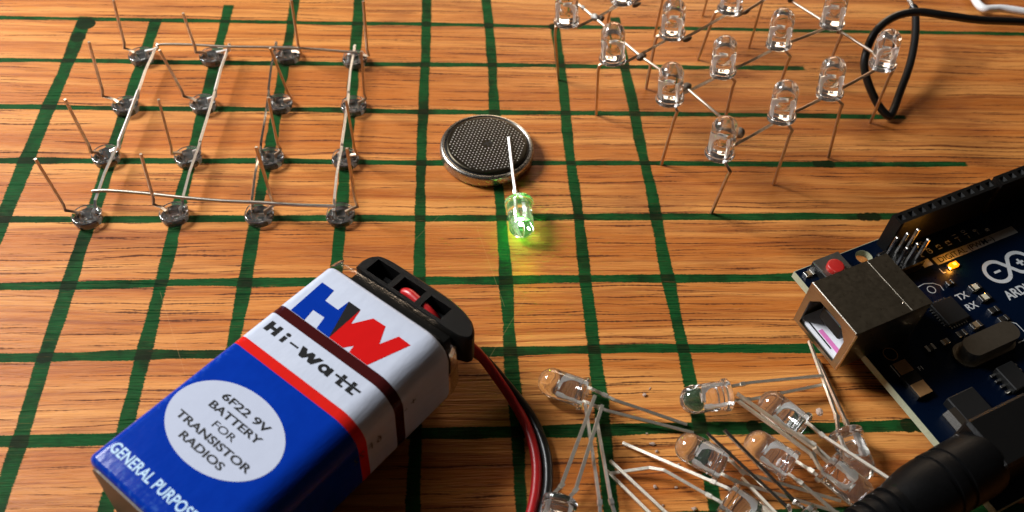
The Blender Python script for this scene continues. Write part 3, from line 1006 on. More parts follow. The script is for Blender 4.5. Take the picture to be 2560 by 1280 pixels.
# ================================================================== NINE VOLT BATTERY
def stripes_material():
    """Printed jacket: bands of colour along the body (object y runs down the battery)."""
    t = NT('printed_jacket')
    p = t.coords()
    x, y, z = t.xyz(p)
    v = t.math('MULTIPLY', y, -1.0)
    n1 = t.noise(p, 0.35, 4.0, 0.6)
    n2 = t.noise(p, 2.4, 3.0, 0.6)
    white = t.mix(n1, (0.44, 0.48, 0.58), (0.51, 0.55, 0.645))
    dirt = t.noise(p, 2.1, 5.0, 0.7)
    edge = t.maprange(v, 2.6, 0.2)
    white = t.mix(t.math('MULTIPLY', t.maprange(dirt, 0.60, 0.74), t.math('MULTIPLY_ADD', edge, 0.55, 0.07)), white, (0.10, 0.085, 0.07))
    blue = t.mix(n1, (0.0015, 0.022, 0.25), (0.0022, 0.032, 0.31))
    c = t.mix(t.maprange(v, 11.28, 11.34), white, (0.042, 0.006, 0.006))
    c = t.mix(t.maprange(v, 13.17, 13.23), c, white)
    c = t.mix(t.maprange(v, 19.27, 19.33), c, (0.56, 0.014, 0.010))
    c = t.mix(t.maprange(v, 20.97, 21.03), c, blue)
    # scuffs along the edges, with the film's sheen painted in as paler blue
    scuff_sheen = t.noise(t.comb(t.math('MULTIPLY', x, 1.1), t.math('MULTIPLY', y, 1.1), 4.0), 1.0, 5.0, 0.65)
    se = t.math('MAXIMUM', t.maprange(v, 43.5, 46.2), t.maprange(x, 1.6, -0.2))
    c = t.mix(t.math('MULTIPLY', t.math('MULTIPLY', t.maprange(scuff_sheen, 0.50, 0.68), se), 0.24), c, (0.10, 0.26, 0.60))
    ro = t.math('MULTIPLY_ADD', n2, 0.08, 0.12)
    b = t.bsdf(Base_Color=c, Roughness=ro, Specular_IOR_Level=0.12)
    b.inputs["Coat Weight"].default_value = 0.0
    wr = t.noise(t.comb(t.math('MULTIPLY', x, 0.25), t.math('MULTIPLY', y, 0.12), z), 1.0, 3.0, 0.6)
    t.bump(b, t.math('MULTIPLY_ADD', n2, 0.03, wr), 0.10 * S)
    return t.m


M['jacket'] = stripes_material()

BYAW = R_(-41.05)
BATT_ORG = Vector((66.056, -89.775, 0.0))


def batt_matrix():
    cy, sy = math.cos(BYAW), math.sin(BYAW)
    U = Vector((cy, sy, 0.0406)).normalized()
    V_ = Vector((sy, -cy, 0.0310)).normalized()
    N = V_.cross(U).normalized() * 1.0
    if N.z < 0:
        N = -N
    # columns: x = across, y = away from the near end, z = up
    m = Matrix((U, -V_, N)).transposed().to_4x4()
    m.translation = Vector((66.056, -89.775, 17.5))
    return m


BM = batt_matrix()


def battery():
    """Frame: x across the label, y = -(distance down from the terminal end), z = 0 on the label face."""
    root = thing('nine_volt_battery', BATT_ORG, 'blue, red and white nine volt battery lying diagonally on the board', 'battery')
    org = BATT_ORG
    X0, X1, Z0, L = -0.85, 25.75, -17.3, 47.0
    sec = []
    for cx_, cz_, r_, a0 in ((X1 - 4.6, Z0 + 4.6, 4.6, -90), (X1 - 4.6, -4.6, 4.6, 0), (X0 + 1.9, -1.9, 1.9, 90), (X0 + 1.9, Z0 + 1.9, 1.9, 180)):
        for k in range(10):
            a_ = R_(a0 + 10 * k)
            sec.append((cx_ + r_ * math.cos(a_), cz_ + r_ * math.sin(a_)))

    def section(mb, stations, smooth=True, caps=True, zoff=0.0):
        n = len(sec)
        cx, cz = (X0 + X1) / 2, Z0 / 2
        vs = []
        for v, k in stations:
            for x, z in sec:
                vs.append((x + (-k if x > cx else k) * min(1, abs(x - cx) / 5), -v, z + (-k if z > cz else k) * min(1, abs(z - cz) / 5)))
        fs = []
        for r in range(len(stations) - 1):
            for i in range(n):
                j = (i + 1) % n
                fs.append((r * n + i, r * n + j, (r + 1) * n + j, (r + 1) * n + i))
        mb.add(vs, fs, smooth)
        if caps:
            mb.add(vs, [tuple(range(n - 1, -1, -1)), tuple((len(stations) - 1) * n + i for i in range(n))])

    st_ = [(0.15, 1.1), (0.22, 0.55), (0.5, 0.18), (0.95, 0.0), (3, 0), (8, 0), (14, 0), (20, 0), (28, 0), (36, 0), (42, 0), (L - .9, 0.0), (L - .45, 0.15), (L - .12, 0.5), (L, 0.9)]
    mb = MB()
    section(mb, st_)
    o = bpy.data.objects.new('jacket', mb.mesh('jacket', M['jacket']))
    COL.objects.link(o)
    o.parent = root
    BL = Matrix.Translation(-org) @ BM
    o.matrix_local = Matrix.LocRotScale(BL.to_translation() * S, BL.to_quaternion(), (1, 1, 1))
    o.data.set_sharp_from_angle(angle=R_(50))

    def part(name, mb, mat, parent=root, label=None):
        mb.v = [BM @ p for p in mb.v]
        p = mb.build(name, mat, parent, org)
        tag(p, label)
        return p

    # bottom card and terminal end
    mb = MB(); mb.prism([(x, z) for x, z in rrect(X0 + 1.0, Z0 + 1.0, X1 - 1.0, -1.0, 2.4, 5)], L + .02, L + .32)
    mb.v = [Vector((p.x, -p.z, p.y)) for p in mb.v]
    mb.f = [list(reversed(f)) for f in mb.f]
    part('end_card', mb, M['end_card'])
    mb = MB(); mb.prism([(x, z) for x, z in rrect(X0 + 1.2, Z0 + 1.2, X1 - 1.2, -1.2, 2.2, 5)], -0.3, 0.12)
    mb.v = [Vector((p.x, -p.z, p.y)) for p in mb.v]
    mb.f = [list(reversed(f)) for f in mb.f]
    part('terminal_plate', mb, M['black_plastic'])
    for tx in (6.4, 18.9):
        mb = MB()
        mb.X = Matrix.Translation((tx, 0.3, Z0 / 2)) @ Matrix.Rotation(R_(-90), 4, 'X')
        mb.lathe([(0, 0), (3.4, 0), (3.4, 2.2), (2.6, 2.5), (0, 2.5)], 20)
        part('terminal', mb, M['can_steel'])

    # print on the label face
    def face(name, loops, z, mat, label=None):
        mb = MB()
        loops = [loops] if isinstance(loops[0][0], (int, float)) else loops
        for lp in loops:
            lp, holes = (lp, ()) if isinstance(lp[0][0], (int, float)) else (lp[0], lp[1])
            mb.flat([(u, -v) for u, v in lp], z, [[(u, -v) for u, v in h] for h in holes])
        return part(name, mb, mat, root, label)

    Hb = [(1.5, 4.02), (4.2, 4.02), (4.62, 6.4), (7.55, 6.46), (7.66, 4.1), (10.36, 11.27), (7.62, 11.22), (7.02, 8.92), (4.55, 9.0), (4.97, 11.27), (1.88, 11.27)]
    face('logo_letter_h', Hb, 0.03, M['blue_print'], 'blue printed letter H')
    face('logo_wedge', [(7.70, 4.1), (10.27, 4.13), (10.40, 11.27)], 0.03, M['black_print'], 'black printed wedge')
    Wr = [(10.31, 4.2), (11.12, 7.15), (13.05, 4.12), (15.6, 4.05), (17.25, 7.2), (18.56, 4.18), (21.1, 4.28), (18.55, 11.27), (14.75, 11.27), (14.45, 9.95), (13.45, 11.27), (10.44, 11.27)]
    face('logo_letter_w', Wr, 0.03, M['red_print'], 'red printed letter W')
    oval = circle(10.75, 32.1, 10.05, 64, 6.85)
    face('label_oval', oval, 0.03, M['white_print'], 'white printed oval')

    # "Hi-Watt"
    def glyph(polys, u0, v0, k=0.0):
        mb = MB()
        for q, pl in enumerate(polys):
            lp, holes = (pl, ()) if isinstance(pl[0][0], (int, float)) else (pl[0], pl[1])
            mb.flat([(u0 + x, -(v0 - y)) for x, y in lp], 0.03 + .006 * q, [[(u0 + x, -(v0 - y)) for x, y in h] for h in holes])
        part('printed_letter', mb, M['black_print'])
    rect = lambda a, b, c, d: [(a, b), (c, b), (c, d), (a, d)]
    vb = 16.5
    glyph([[(0, 0), (.85, 0), (.95, .72), (1.75, .72), (1.7, 0), (2.6, 0), (2.55, 2.0), (1.75, 2.0), (1.72, 1.3), (.95, 1.3), (.9, 2.0), (.05, 2.0)]], 1.25, vb)
    glyph([rect(.1, 0, .85, 1.2), circle(.55, 1.68, .46, 16, .33)], 4.75, vb + .05)
    glyph([rect(0, .75, 1.75, 1.08)], 6.5, vb + .1)
    glyph([[(0, 1.75), (1.0, 1.75), (1.5, 1.0), (2.05, 1.75), (2.75, 1.75), (3.05, .95), (3.6, 1.75), (4.5, 1.75), (3.45, 0), (2.6, 0), (2.15, .75), (1.55, 0), (.7, 0)]], 8.5, vb + .1)
    glyph([[circle(1.05, .8, 1.05, 24, .8), [list(reversed(circle(1.05, .8, .42, 16, .33)))]], [(1.75, 0), (2.5, 0), (2.45, 1.55), (1.8, 1.6)]], 13.0, vb + .15)
    glyph([rect(0, 1.0, 5.1, 1.38), [(.95, -.02), (1.75, -.02), (1.75, .98), (1.0, .98)], rect(1.0, 1.4, 1.75, 2.0), rect(1.77, -.02, 2.35, .34),
           [(3.0, -.02), (3.8, -.02), (3.8, .98), (3.05, .98)], rect(3.05, 1.4, 3.8, 2.0), rect(3.82, -.02, 4.5, .34)], 16.1, vb + .15)

    def line(s, u, v, size, mat, bold, xs, align='CENTER', z=0.05, spacing=1.0):
        vs, fs = text_mesh(s, size, bold, xs, align, spacing)
        mb = MB().add([(x + u, y - v, z) for x, y, _ in vs], fs)
        part('printed_text', mb, mat)
    for s_, v, sz, wid, b in (("6F22 9V", 28.95, 1.66, 9.7, .04), ("BATTERY", 30.98, 1.66, 10.5, .04), ("FOR", 32.95, 1.60, 4.4, .01), ("TRANSISTOR", 34.95, 1.66, 15.2, .04), ("RADIOS", 36.95, 1.66, 8.8, .04)):
        vs, _f = text_mesh(s_, sz, b, 1.0, 'CENTER')
        w0 = max(p[0] for p in vs) - min(p[0] for p in vs)
        line(s_, 10.95, v, sz, M['black_print'], b, wid / w0, z=0.06)
    line("GENERAL PURPOSE", 0.9, 44.3, 2.35, M['pale_blue_print'], 0.05, 0.84, 'LEFT', 0.04, 1.02)
    # side panel small print, on the right-hand flank
    for k, (s_, v, h) in enumerate((("6 F 22", 16.2, -7.2), ("+ -", 8.4, -6.2))):
        vs, fs = text_mesh(s_, 2.4, 0.0, 1.0)
        mb = MB().add([(X1 + .03, -(v) - y * 0 - x, h + y) for x, y, _ in vs], fs)
        part('printed_text', mb, M['black_print'])

    # shrunk clear film standing past both ends
    def collar(v0, v1, name, wav):
        mb = MB()
        n = len(sec)
        vs, fs = [], []
        rows = 5
        for r in range(rows):
            a = r / (rows - 1)
            for i, (x, z) in enumerate(sec):
                w = wav * (0.5 + 0.5 * math.sin(i * 1.3) * math.sin(i * .47 + 1)) * a
                k = 0.06 - 0.35 * a * a + 0.12 * math.sin(i * 2.1) * a
                cx, cz = (X0 + X1) / 2, Z0 / 2
                d = Vector((x - cx, z - cz)).normalized()
                vs.append((x + d.x * k, -(v0 + (v1 - v0) * a + (w if v1 > v0 else -w)), z + d.y * k))
        for r in range(rows - 1):
            for i in range(n):
                j = (i + 1) % n
                fs.append((r * n + i, r * n + j, (r + 1) * n + j, (r + 1) * n + i))
        mb.add(vs, fs, True)
        part(name, mb, M['film'])
    collar(0.3, -1.1, 'wrap_film', 1.3)


battery()


# ================================================================== SNAP CONNECTOR
def snap_connector():
    org = BATT_ORG + Vector((16, -4, 0))
    root = thing('battery_snap', org, 'black plastic battery snap with red and black wires clipped on the battery', 'connector')

    def part(name, mb, mat):
        mb.v = [BM @ p for p in mb.v]
        return mb.build(name, mat, root, org)
    # outline in (across, away) with y positive away from the battery
    out = [(2.4, 2.2), (24.6, 2.2), (26.6, 2.9), (27.0, 3.7), (26.5, 4.9), (24.8, 6.3), (22.2, 7.2), (18.5, 7.7), (6.0, 7.7), (3.6, 7.2), (2.5, 6.0), (2.1, 4.4)]
    # round the outline
    o2 = []
    n = len(out)
    for i in range(n):
        a, b, c = Vector(out[i - 1]), Vector(out[i]), Vector(out[(i + 1) % n])
        p0, p1 = b.lerp(a, .28), b.lerp(c, .28)
        for t_ in (0, .5, 1):
            o2.append(tuple((1 - t_) ** 2 * p0 + 2 * t_ * (1 - t_) * b + t_ * t_ * p1))
    holes = [[(4.2, 3.2), (9.2, 3.2), (9.2, 6.3), (4.2, 6.3)], [(10.3, 3.2), (15.1, 3.2), (15.1, 6.2), (10.3, 6.2)], [(16.3, 3.2), (20.7, 3.2), (20.7, 6.0), (16.3, 6.0)]]
    mb = MB()
    ztop = -1.1
    ins = []
    cx, cy = 14, 4.9
    for x, y in o2:
        d = Vector((x - cx, (y - cy) * 3)).normalized()
        ins.append((x - d.x * .45, y - d.y * .45))
    m = len(o2)
    mb.flat(ins, ztop, holes)
    vs = [(x, y, ztop) for x, y in ins] + [(x, y, ztop - .45) for x, y in o2] + [(x, y, -7.4) for x, y in o2]
    fs = []
    for i in range(m):
        j = (i + 1) % m
        fs += [(m + i, m + j, j, i), (2 * m + i, 2 * m + j, m + j, m + i)]
    mb.add(vs, fs, True)
    mb.add([(x, y, -7.4) for x, y in o2], [tuple(range(m - 1, -1, -1))])
    for h in holes:
        k = len(h)
        vs = [(x, y, ztop) for x, y in h] + [(x, y, ztop - 4.2) for x, y in h]
        mb.add(vs, [(i, (i + 1) % k, k + (i + 1) % k, k + i) for i in range(k)] + [tuple(k + i for i in range(k))])
    o = part('housing', mb, M['black_plastic'])
    o.data.set_sharp_from_angle(angle=R_(40))
    # riveted plates seen in the end pockets
    for x, y in ((7.4, 5.2), (18.9, 5.1)):
        mb = MB()
        mb.box((x - 1.0, y - .45, ztop - 4.2), (x + 1.0, y + .45, ztop - 2.2), 0.15)
        part('pocket_block', mb, M['black_rubber'])
    # socket row between housing and battery
    mb = MB()
    mb.box((2.8, 0.25, -12.0), (23.8, 2.25, -2.2), 0.2)
    part('base_strip', mb, M['black_rubber'])
    # red wire crossing the pockets, then both wires
    mb = MB()
    mb.tube(spline([(10.6, 3.9, -5.2), (11.3, 4.3, -3.0), (12.6, 4.5, -2.05), (14.4, 4.3, -2.0), (16.4, 4.1, -2.2), (18.4, 3.9, -2.8), (20.2, 3.8, -4.2)], 5), 0.86, 12)
    part('red_wire', mb, M['red_wire'])
    red = [(85.2, -98.0, 8.6), (88.07, -99.54, 8.2), (90.5, -100.62, 5.9), (93.27, -103.2, 3.2), (96.26, -107.4, 1.3), (98.23, -111.96, 0.95), (99.22, -117.14, 0.9), (99.0, -122.08, 0.9), (97.67, -127.44, 0.9), (94.0, -137.0, 0.9), (88.0, -150.0, 0.9)]
    MB().tube(spline(red, 8), 0.85, 12).build('red_wire', M['red_wire'], root, org)
    blk = [(85.6, -97.6, 6.4), (88.77, -99.5, 6.0), (91.76, -100.9, 4.2), (95.32, -104.41, 1.9), (98.57, -108.92, 0.95), (100.35, -113.51, 0.9), (101.1, -117.91, 0.9), (100.8, -122.81, 0.9), (99.4, -127.8, 0.9), (95.9, -137.4, 0.9), (90.0, -150.5, 0.9)]
    MB().tube(spline(blk, 8), 0.85, 12).build('black_wire', M['black_wire'], root, org)


snap_connector()


# ================================================================== MICROCONTROLLER BOARD
PHI = R_(22.8)
BZ = 3.6
UNO = Matrix(((math.cos(PHI), math.sin(PHI), 0, 151.5), (math.sin(PHI), -math.cos(PHI), 0, -80.9), (0, 0, 1, BZ), (0, 0, 0, 1)))
# local frame: s along the header edge, t down the socket edge (left-handed: faces are flipped on build)


def board():
    org = Vector((151.5, -80.9, 0))
    root = thing('circuit_board', org, 'dark blue microcontroller board with metal USB socket and glowing amber light', 'circuit board')

    def part(name, mb, mats, parent=root, label=None):
        mb.v = [UNO @ p for p in mb.v]
        mb.f = [list(reversed(f)) for f in mb.f]
        o = mb.build(name, mats, parent, org)
        if parent is not root:
            pass
        tag(o, label)
        return o

    # ---- board with its mounting hole
    out = [(0, 0), (66.0, 0), (67.3, 1.3), (67.3, 12.7), (68.6, 14.0), (68.6, 46.8), (66.0, 49.3), (66.0, 53.3), (0, 53.3)]
    hole = circle(15.2, 2.6, 1.65, 24)
    mb = MB()
    mb.prism(out, -1.6, -0.03, [hole])
    part('board_core', mb, M['fr4_edge'])
    mb = MB()
    ins = [(min(max(x, .12), 68.5), min(max(y, .12), 53.2)) for x, y in out]
    mb.prism(ins, -0.03, 0.0, [circle(15.2, 2.6, 1.7, 24)])
    part('solder_mask', mb, M['pcb_blue'])
    # solder tails it stands on
    for k in range(18):
        mb = MB()
        mb.X = Matrix.Translation((21.1 + 2.54 * k + (1.3 if k > 9 else 0), 2.1, -3.6))
        mb.lathe([(0, 0), (.3, .1), (.45, 1.2), (.9, 2.0), (0, 2.0)], 8)
        part('solder_tail', mb, M['solder'])
    for k in range(14):
        mb = MB()
        mb.X = Matrix.Translation((27.0 + 2.54 * k, 50.8, -3.6))
        mb.lathe([(0, 0), (.3, .1), (.45, 1.2), (.9, 2.0), (0, 2.0)], 8)
        part('solder_tail', mb, M['solder'])
    for x, y in ((0.6, 9.6), (0.6, 20.7), (2.4, 45.5), (8, 45.5)):
        mb = MB()
        mb.X = Matrix.Translation((x + 2, y, -3.6))
        mb.lathe([(0, 0), (.5, .1), (.7, 1.2), (1.2, 2.0), (0, 2.0)], 8)
        part('solder_tail', mb, M['solder'])

    # ---- USB socket
    s0, s1, t0, t1, h = -6.6, 9.9, 9.1, 21.15, 10.9
    mb = MB()
    th = 0.35
    face_o = [(t0, 0.0), (t1, 0.0), (t1, h), (t0, h)]
    wnd = [(t0 + 1.3, 0.9), (t1 - 1.3, 0.9), (t1 - 1.3, 7.0), (t1 - 3.2, 9.3), (t0 + 3.2, 9.3), (t0 + 1.3, 7.0)]
    sh = MB()
    sh.box((s0 + .02, t0, h - th), (s1, t1, h))                     # top
    sh.box((s0 + .02, t0, 0.05), (s1, t0 + th, h - th))
    sh.box((s0 + .02, t1 - th, 0.05), (s1, t1, h - th))
    sh.box((s0 + .02, t0 + th, 0.05), (s1, t1 - th, 0.05 + th))
    sh.box((s1 - th, t0 + th, 0.4), (s1, t1 - th, h - th))
    usb = part('usb_socket', sh, M['usb_steel'])
    # rolled front frame with the port opening
    fr = MB()
    fr.prism(face_o, -0.0, 0.5, [wnd])
    fr.v = [Vector((s0 + p.z * 1.0 - .45, p.x, p.y)) for p in fr.v]
    part('socket_frame', fr, M['usb_steel'], usb)
    lip = MB()
    lip.tube([(s0 - .3, t0 + .1, h + .02), (s0 - .3, t1 - .1, h + .02)], 0.28, 8)
    part('socket_lip', lip, M['usb_lip'], usb)
    lip = MB()
    lip.tube([(s0 - .3, t1 + .05, h - .2), (s0 - .3, t1 + .05, 0.1)], 0.26, 8)
    part('socket_lip', lip, M['usb_lip'], usb)
    fold = MB()
    fold.tube([(s1 - 4.5, t0 + .1, h), (s1 - 4.5, t1 - .1, h)], 0.07, 8)
    part('fold_seam', fold, M['usb_lip'], usb)
    # white insert, dark tongue and marks
    ins_ = MB()
    ins_.box((s0 + .3, t0 + .8, 0.5), (s0 + 6.5, t1 - .8, 1.25))
    ins_.box((s0 + 5.2, t0 + .8, 1.25), (s0 + 6.4, t1 - 1.6, 9.4))
    ins_.box((s0 + .3, t1 - 1.6, 1.25), (s0 + 6.5, t1 - .8, 8.9))
    part('socket_insert', ins_, M['usb_white'], usb)
    tg = MB()
    tg.box((s0 + 1.3, t0 + 3.1, 3.9), (s0 + 5.3, t1 - 3.3, 6.9), 0.3)
    part('socket_tongue', tg, M['chip_black'], usb)
    mk = MB()
    mk.box((s0 + 1.2, t0 + 4.6, 1.26), (s0 + 2.1, t1 - 2.0, 1.31))
    part('pink_mark', mk, M['pink_mark'], usb)
    mk = MB()
    mk.box((s0 + .7, t0 + 2.4, 1.26), (s0 + .95, t1 - 3.4, 1.33))
    part('dark_slot', mk, M['chip_black'], usb)
    dn = MB()
    dn.X = Matrix.Translation((5.0, 19.2, h)); dn.lathe([(.22, 0), (.2, .05), (0, .06)], 8)
    part('bright_nick', dn, M['bright_metal'], usb)

    # ---- reset button
    mb = MB(); mb.box((3.5, 0.35, 0), (9.7, 6.5, 1.75), 0.15)
    rb = part('reset_switch', mb, M['chip_black'])
    mb = MB(); mb.box((3.6, .45, 1.76), (9.6, 6.4, 1.95))
    part('switch_plate', mb, M['grey_metal'], rb)
    mb = MB(); mb.X = Matrix.Translation((6.2, 3.6, 1.95)); mb.lathe([(1.65, 0), (1.65, .85), (1.55, 1.02), (1.3, 1.08), (0, 1.1)], 28)
    part('red_button', mb, M['red_button'], rb, 'red push button')
    for tt in (1.2, 5.6):
        mb = MB(); mb.box((2.7, tt - .5, 0.02), (3.5, tt + .5, .35))
        part('switch_lead', mb, M['bright_metal'], rb)

    # ---- headers
    def header(sa, npin, name):
        L_ = npin * 2.54
        mb = MB()
        holes = []
        for k in range(npin):
            c = sa + 1.27 + 2.54 * k
            holes.append([(c - .62, 1.48), (c + .62, 1.48), (c + .62, 2.72), (c - .62, 2.72)])
        o_ = [(sa, .85), (sa + L_, .85), (sa + L_, 3.35), (sa, 3.35)]
        mb.flat(o_, 8.5, holes)
        vs = [(x, y, 0.05) for x, y in o_] + [(x, y, 8.5) for x, y in o_]
        mb.add(vs, [(0, 1, 5, 4), (1, 2, 6, 5), (2, 3, 7, 6), (3, 0, 4, 7)])
        hd = part(name, mb, M['black_plastic'])
        for k, hl in enumerate(holes):
            c = sa + 1.27 + 2.54 * k
            mb = MB()
            vs = [(x, y, 8.5) for x, y in hl] + [(c + (x - c) * .45, 2.1 + (y - 2.1) * .45, 7.7) for x, y in hl]
            mb.add(vs, [(i, 4 + i, 4 + (i + 1) % 4, (i + 1) % 4) for i in range(4)] + [(4, 7, 6, 5)])
            mb.f = [list(reversed(f)) for f in mb.f]
            part('pin_socket', mb, M['chip_black'], hd)
            mb = MB()
            mb.box((c - .95, .80, 1.0), (c - .25, .845, 8.2))
            part('side_rib', mb, M['black_rubber'], hd)
    header(19.75, 10, 'pin_header')
    header(46.4, 8, 'pin_header')

    # ---- programming pins
    mb = MB(); mb.box((15.95, 4.15, 0.02), (23.75, 9.5, 2.5), 0.25)
    pb = part('pin_block', mb, M['black_plastic'])
    for ss in (17.25, 19.85, 22.45):
        for tt in (5.45, 8.2):
            mb = MB()
            mb.box((ss - .32, tt - .32, 2.5), (ss + .32, tt + .32, 8.1), 0.12)
            part('pin', mb, M['bright_metal'], pb)

    # ---- lights
    def smd(s_, t_, ls, lt, hh, name, mat, term=None, label=None):
        mb = MB(); mb.box((s_ - ls / 2, t_ - lt / 2, 0.02), (s_ + ls / 2, t_ + lt / 2, hh), 0.06)
        o = part(name, mb, mat, root, label)
        if term:
            for e in (-1, 1):
                mb = MB()
                w = ls * .24
                a = s_ + e * (ls / 2 - w / 2)
                mb.box((a - w / 2 - .06, t_ - lt / 2 - .05, 0.01), (a + w / 2 + .06, t_ + lt / 2 + .05, hh + .03), 0.05)
                part('terminal', mb, term, o)
        return o
    lo = smd(30.2, 11.5, 1.7, 1.1, 0.7, 'amber_light', M['amber_die'], None, 'glowing amber status light')
    mb = MB(); mb.box((29.9, 11.2, 0.71), (30.5, 11.8, .78)); part('bright_core', mb, M['amber_core'], lo)
    for e in (-1, 1):
        mb = MB(); mb.box((30.2 + e * 1.15 - .25, 10.95, 0.01), (30.2 + e * 1.15 + .25, 12.05, .3)); part('terminal', mb, M['bright_metal'], lo)
    pl = bpy.data.lights.new('amber_glow', 'POINT')
    pl.energy = 0.0014
    pl.color = (1.0, 0.38, 0.04)
    pl.shadow_soft_size = 0.5 * S
    po = bpy.data.objects.new('amber_glow', pl)
    COL.objects.link(po)
    po.parent = root
    po.location = ((UNO @ Vector((30.2, 11.5, 1.5))) - org) * S
    smd(29.8, 17.5, 2.2, 1.25, 0.8, 'status_light', M['smd_cream'], M['bright_metal'], 'unlit TX light')
    smd(29.8, 20.1, 2.2, 1.25, 0.8, 'status_light', M['smd_cream'], M['bright_metal'], 'unlit RX light')

    # ---- small parts
    for s_, t_, a, b, hh, m_ in ((2.1, 1.8, 1.9, 1.1, .6, 'smd_brown'), (29.3, 23.0, 2.0, 1.1, .6, 'chip_black'), (29.5, 25.3, 2.0, 1.1, .6, 'chip_black'), (23.4, 24.3, 2.2, 1.2, .8, 'smd_brown'),
                                (19.6, 24.6, 2.0, 1.1, .6, 'chip_black'), (11.9, 24.7, 1.8, 1.1, .6, 'chip_black'), (15.4, 24.8, 1.6, 1.0, .6, 'smd_brown'), (32.2, 31.0, 1.8, 1.1, .6, 'chip_black'),
                                (12.0, 35.6, 1.2, 1.8, .7, 'smd_brown'), (12.0, 38.2, 1.2, 1.8, .7, 'smd_brown'), (12.3, 40.7, 1.2, 1.8, .7, 'smd_brown'), (20.0, 39.6, 1.6, 1.0, .6, 'smd_brown'),
                                (26.3, 14.6, 1.5, .9, .5, 'chip_black'), (33.0, 34.0, 1.8, 1.1, .6, 'chip_black')):
        smd(s_, t_, a, b, hh, 'chip_resistor', M[m_], M['bright_metal'])
    # resettable fuse
    mb = MB(); mb.box((2.3, 24.9, .02), (5.6, 32.0, 1.0), .1); fz = part('resettable_fuse', mb, M['chip_black'])
    for a, b in ((24.8, 27.3), (29.5, 32.1)):
        mb = MB(); mb.box((2.5, a, .9), (5.4, b, 1.08), .04); part('terminal', mb, M['tan_pad'], fz)
        mb = MB(); mb.box((2.1, a, .02), (2.3, b, .85)); part('terminal', mb, M['bright_metal'], fz)
    # regulator with bright tab
    mb = MB(); mb.box((6.0, 34.4, .02), (12.0, 41.4, 1.9), .2); rg = part('voltage_regulator', mb, M['chip_black'])
    mb = MB(); mb.box((3.6, 36.3, .02), (6.0, 39.8, 1.0)); part('tab', mb, M['bright_metal'], rg)
    mb = MB()
    mb.X = Matrix.Translation((4.9, 36.3, 1.0)) @ Matrix.Rotation(R_(-90), 4, 'X')
    mb.add([(-1.2, 0, 0), (1.1, 0, 0), (1.1, -.95, 0), (-.4, -.95, 0), (-1.2, 0, 3.5), (1.1, 0, 3.5), (1.1, -.95, 3.5), (-.4, -.95, 3.5)], [(0, 3, 2, 1), (4, 5, 6, 7), (3, 0, 4, 7), (2, 3, 7, 6), (1, 2, 6, 5), (0, 1, 5, 4)])
    mb.f = [list(reversed(f)) for f in mb.f]
    part('bent_tab', mb, M['bright_metal'], rg)
    # interface chip
    mb = MB(); mb.box((18.4, 17.3, .12), (23.6, 22.5, 1.0), .12); ic = part('interface_chip', mb, M['chip_black'])
    for k in range(7):
        q = 18.0 + k * .62
        for b in (((17.85, q, .02), (18.4, q + .26, .25)), ((23.6, q, .02), (24.15, q + .26, .25)), ((q + .9, 22.5, .02), (q + 1.16, 23.05, .25)), ((q + .9, 16.75, .02), (q + 1.16, 17.3, .25))):
            mb = MB(); mb.box(*b); part('chip_pin', mb, M['bright_metal'], ic)
    # amplifier chip
    mb = MB(); mb.box((18.9, 33.2, .1), (22.9, 38.2, 1.6), .15); ic = part('amplifier_chip', mb, M['chip_black'])
    for k in range(4):
        q = 33.6 + k * 1.2
        for b in (((17.7, q, .02), (18.95, q + .5, .55)), ((22.85, q, .02), (24.1, q + .5, .55))):
            mb = MB(); mb.box(*b, .08); part('chip_pin', mb, M['bright_metal'], ic)
    # crystal can
    mb = MB()
    mb.prism(rrect(14.6, 26.0, 28.2, 31.2, 2.55, 8), 0.02, 0.45, smooth=False)
    mb.f = [f for f in mb.f]
    cr = part('crystal', mb, M['crystal'])
    mb = MB(); mb.prism(rrect(15.2, 26.6, 27.6, 30.6, 1.95, 8), 0.45, 3.3, smooth=False)
    part('can', mb, M['crystal'], cr)
    # power jack
    mb = MB(); mb.box((-1.8, 41.2, 0.02), (11.7, 50.2, 11.0), .5); part('power_jack', mb, M['black_plastic'])
    for x, y in ((18.0, 45.5), (25.5, 45.8)):
        mb = MB(); mb.X = Matrix.Translation((x, y, .02)); mb.lathe([(3.1, 0), (3.1, 4.8), (2.9, 5.1), (0, 5.1)], 24); cp = part('capacitor', mb, M['grey_metal'])
        mb = MB(); mb.box((x - 3.3, y - 3.3, .02), (x + 3.3, y + 3.3, .7)); part('capacitor_base', mb, M['chip_black'], cp)

    # ---- silkscreen
    def silk_text(s_, s0_, t0_, size, bold=.02, mat='silk', xs=1.0, rot=0.0, z=.03, align='LEFT'):
        vs, fs = text_mesh(s_, size, bold, xs, align)
        ca, sa = math.cos(rot), math.sin(rot)
        mb = MB().add([(s0_ + x * ca - y * sa, t0_ - (x * sa + y * ca), z) for x, y, _ in vs], fs)
        mb.f = [list(reversed(f)) for f in mb.f]
        part('printed_text', mb, M[mat])

    def stroke(pts, w, z=.03, close=False):
        mb = MB()
        P_ = [Vector((x, y, 0)) for x, y in pts]
        n = len(P_)
        vs, fs = [], []
        for i, p in enumerate(P_):
            a = P_[i - 1] if (i or close) else None
            b = P_[(i + 1) % n] if (i < n - 1 or close) else None
            d = ((p - a).normalized() if a is not None else Vector()) + ((b - p).normalized() if b is not None else Vector())
            d.normalize()
            nn = Vector((-d.y, d.x, 0)) * w / 2
            vs += [tuple(p + nn + Vector((0, 0, z))), tuple(p - nn + Vector((0, 0, z)))]
        for i in range(n if close else n - 1):
            j = (i + 1) % n
            fs.append((2 * i, 2 * i + 1, 2 * j + 1, 2 * j))
        mb.add(vs, fs)
        return mb
    silk_text("TX", 25.1, 18.55, 2.0, .04)
    silk_text("RX", 25.1, 21.1, 2.0, .04)
    silk_text("L", 26.9, 12.2, 1.8, .03)
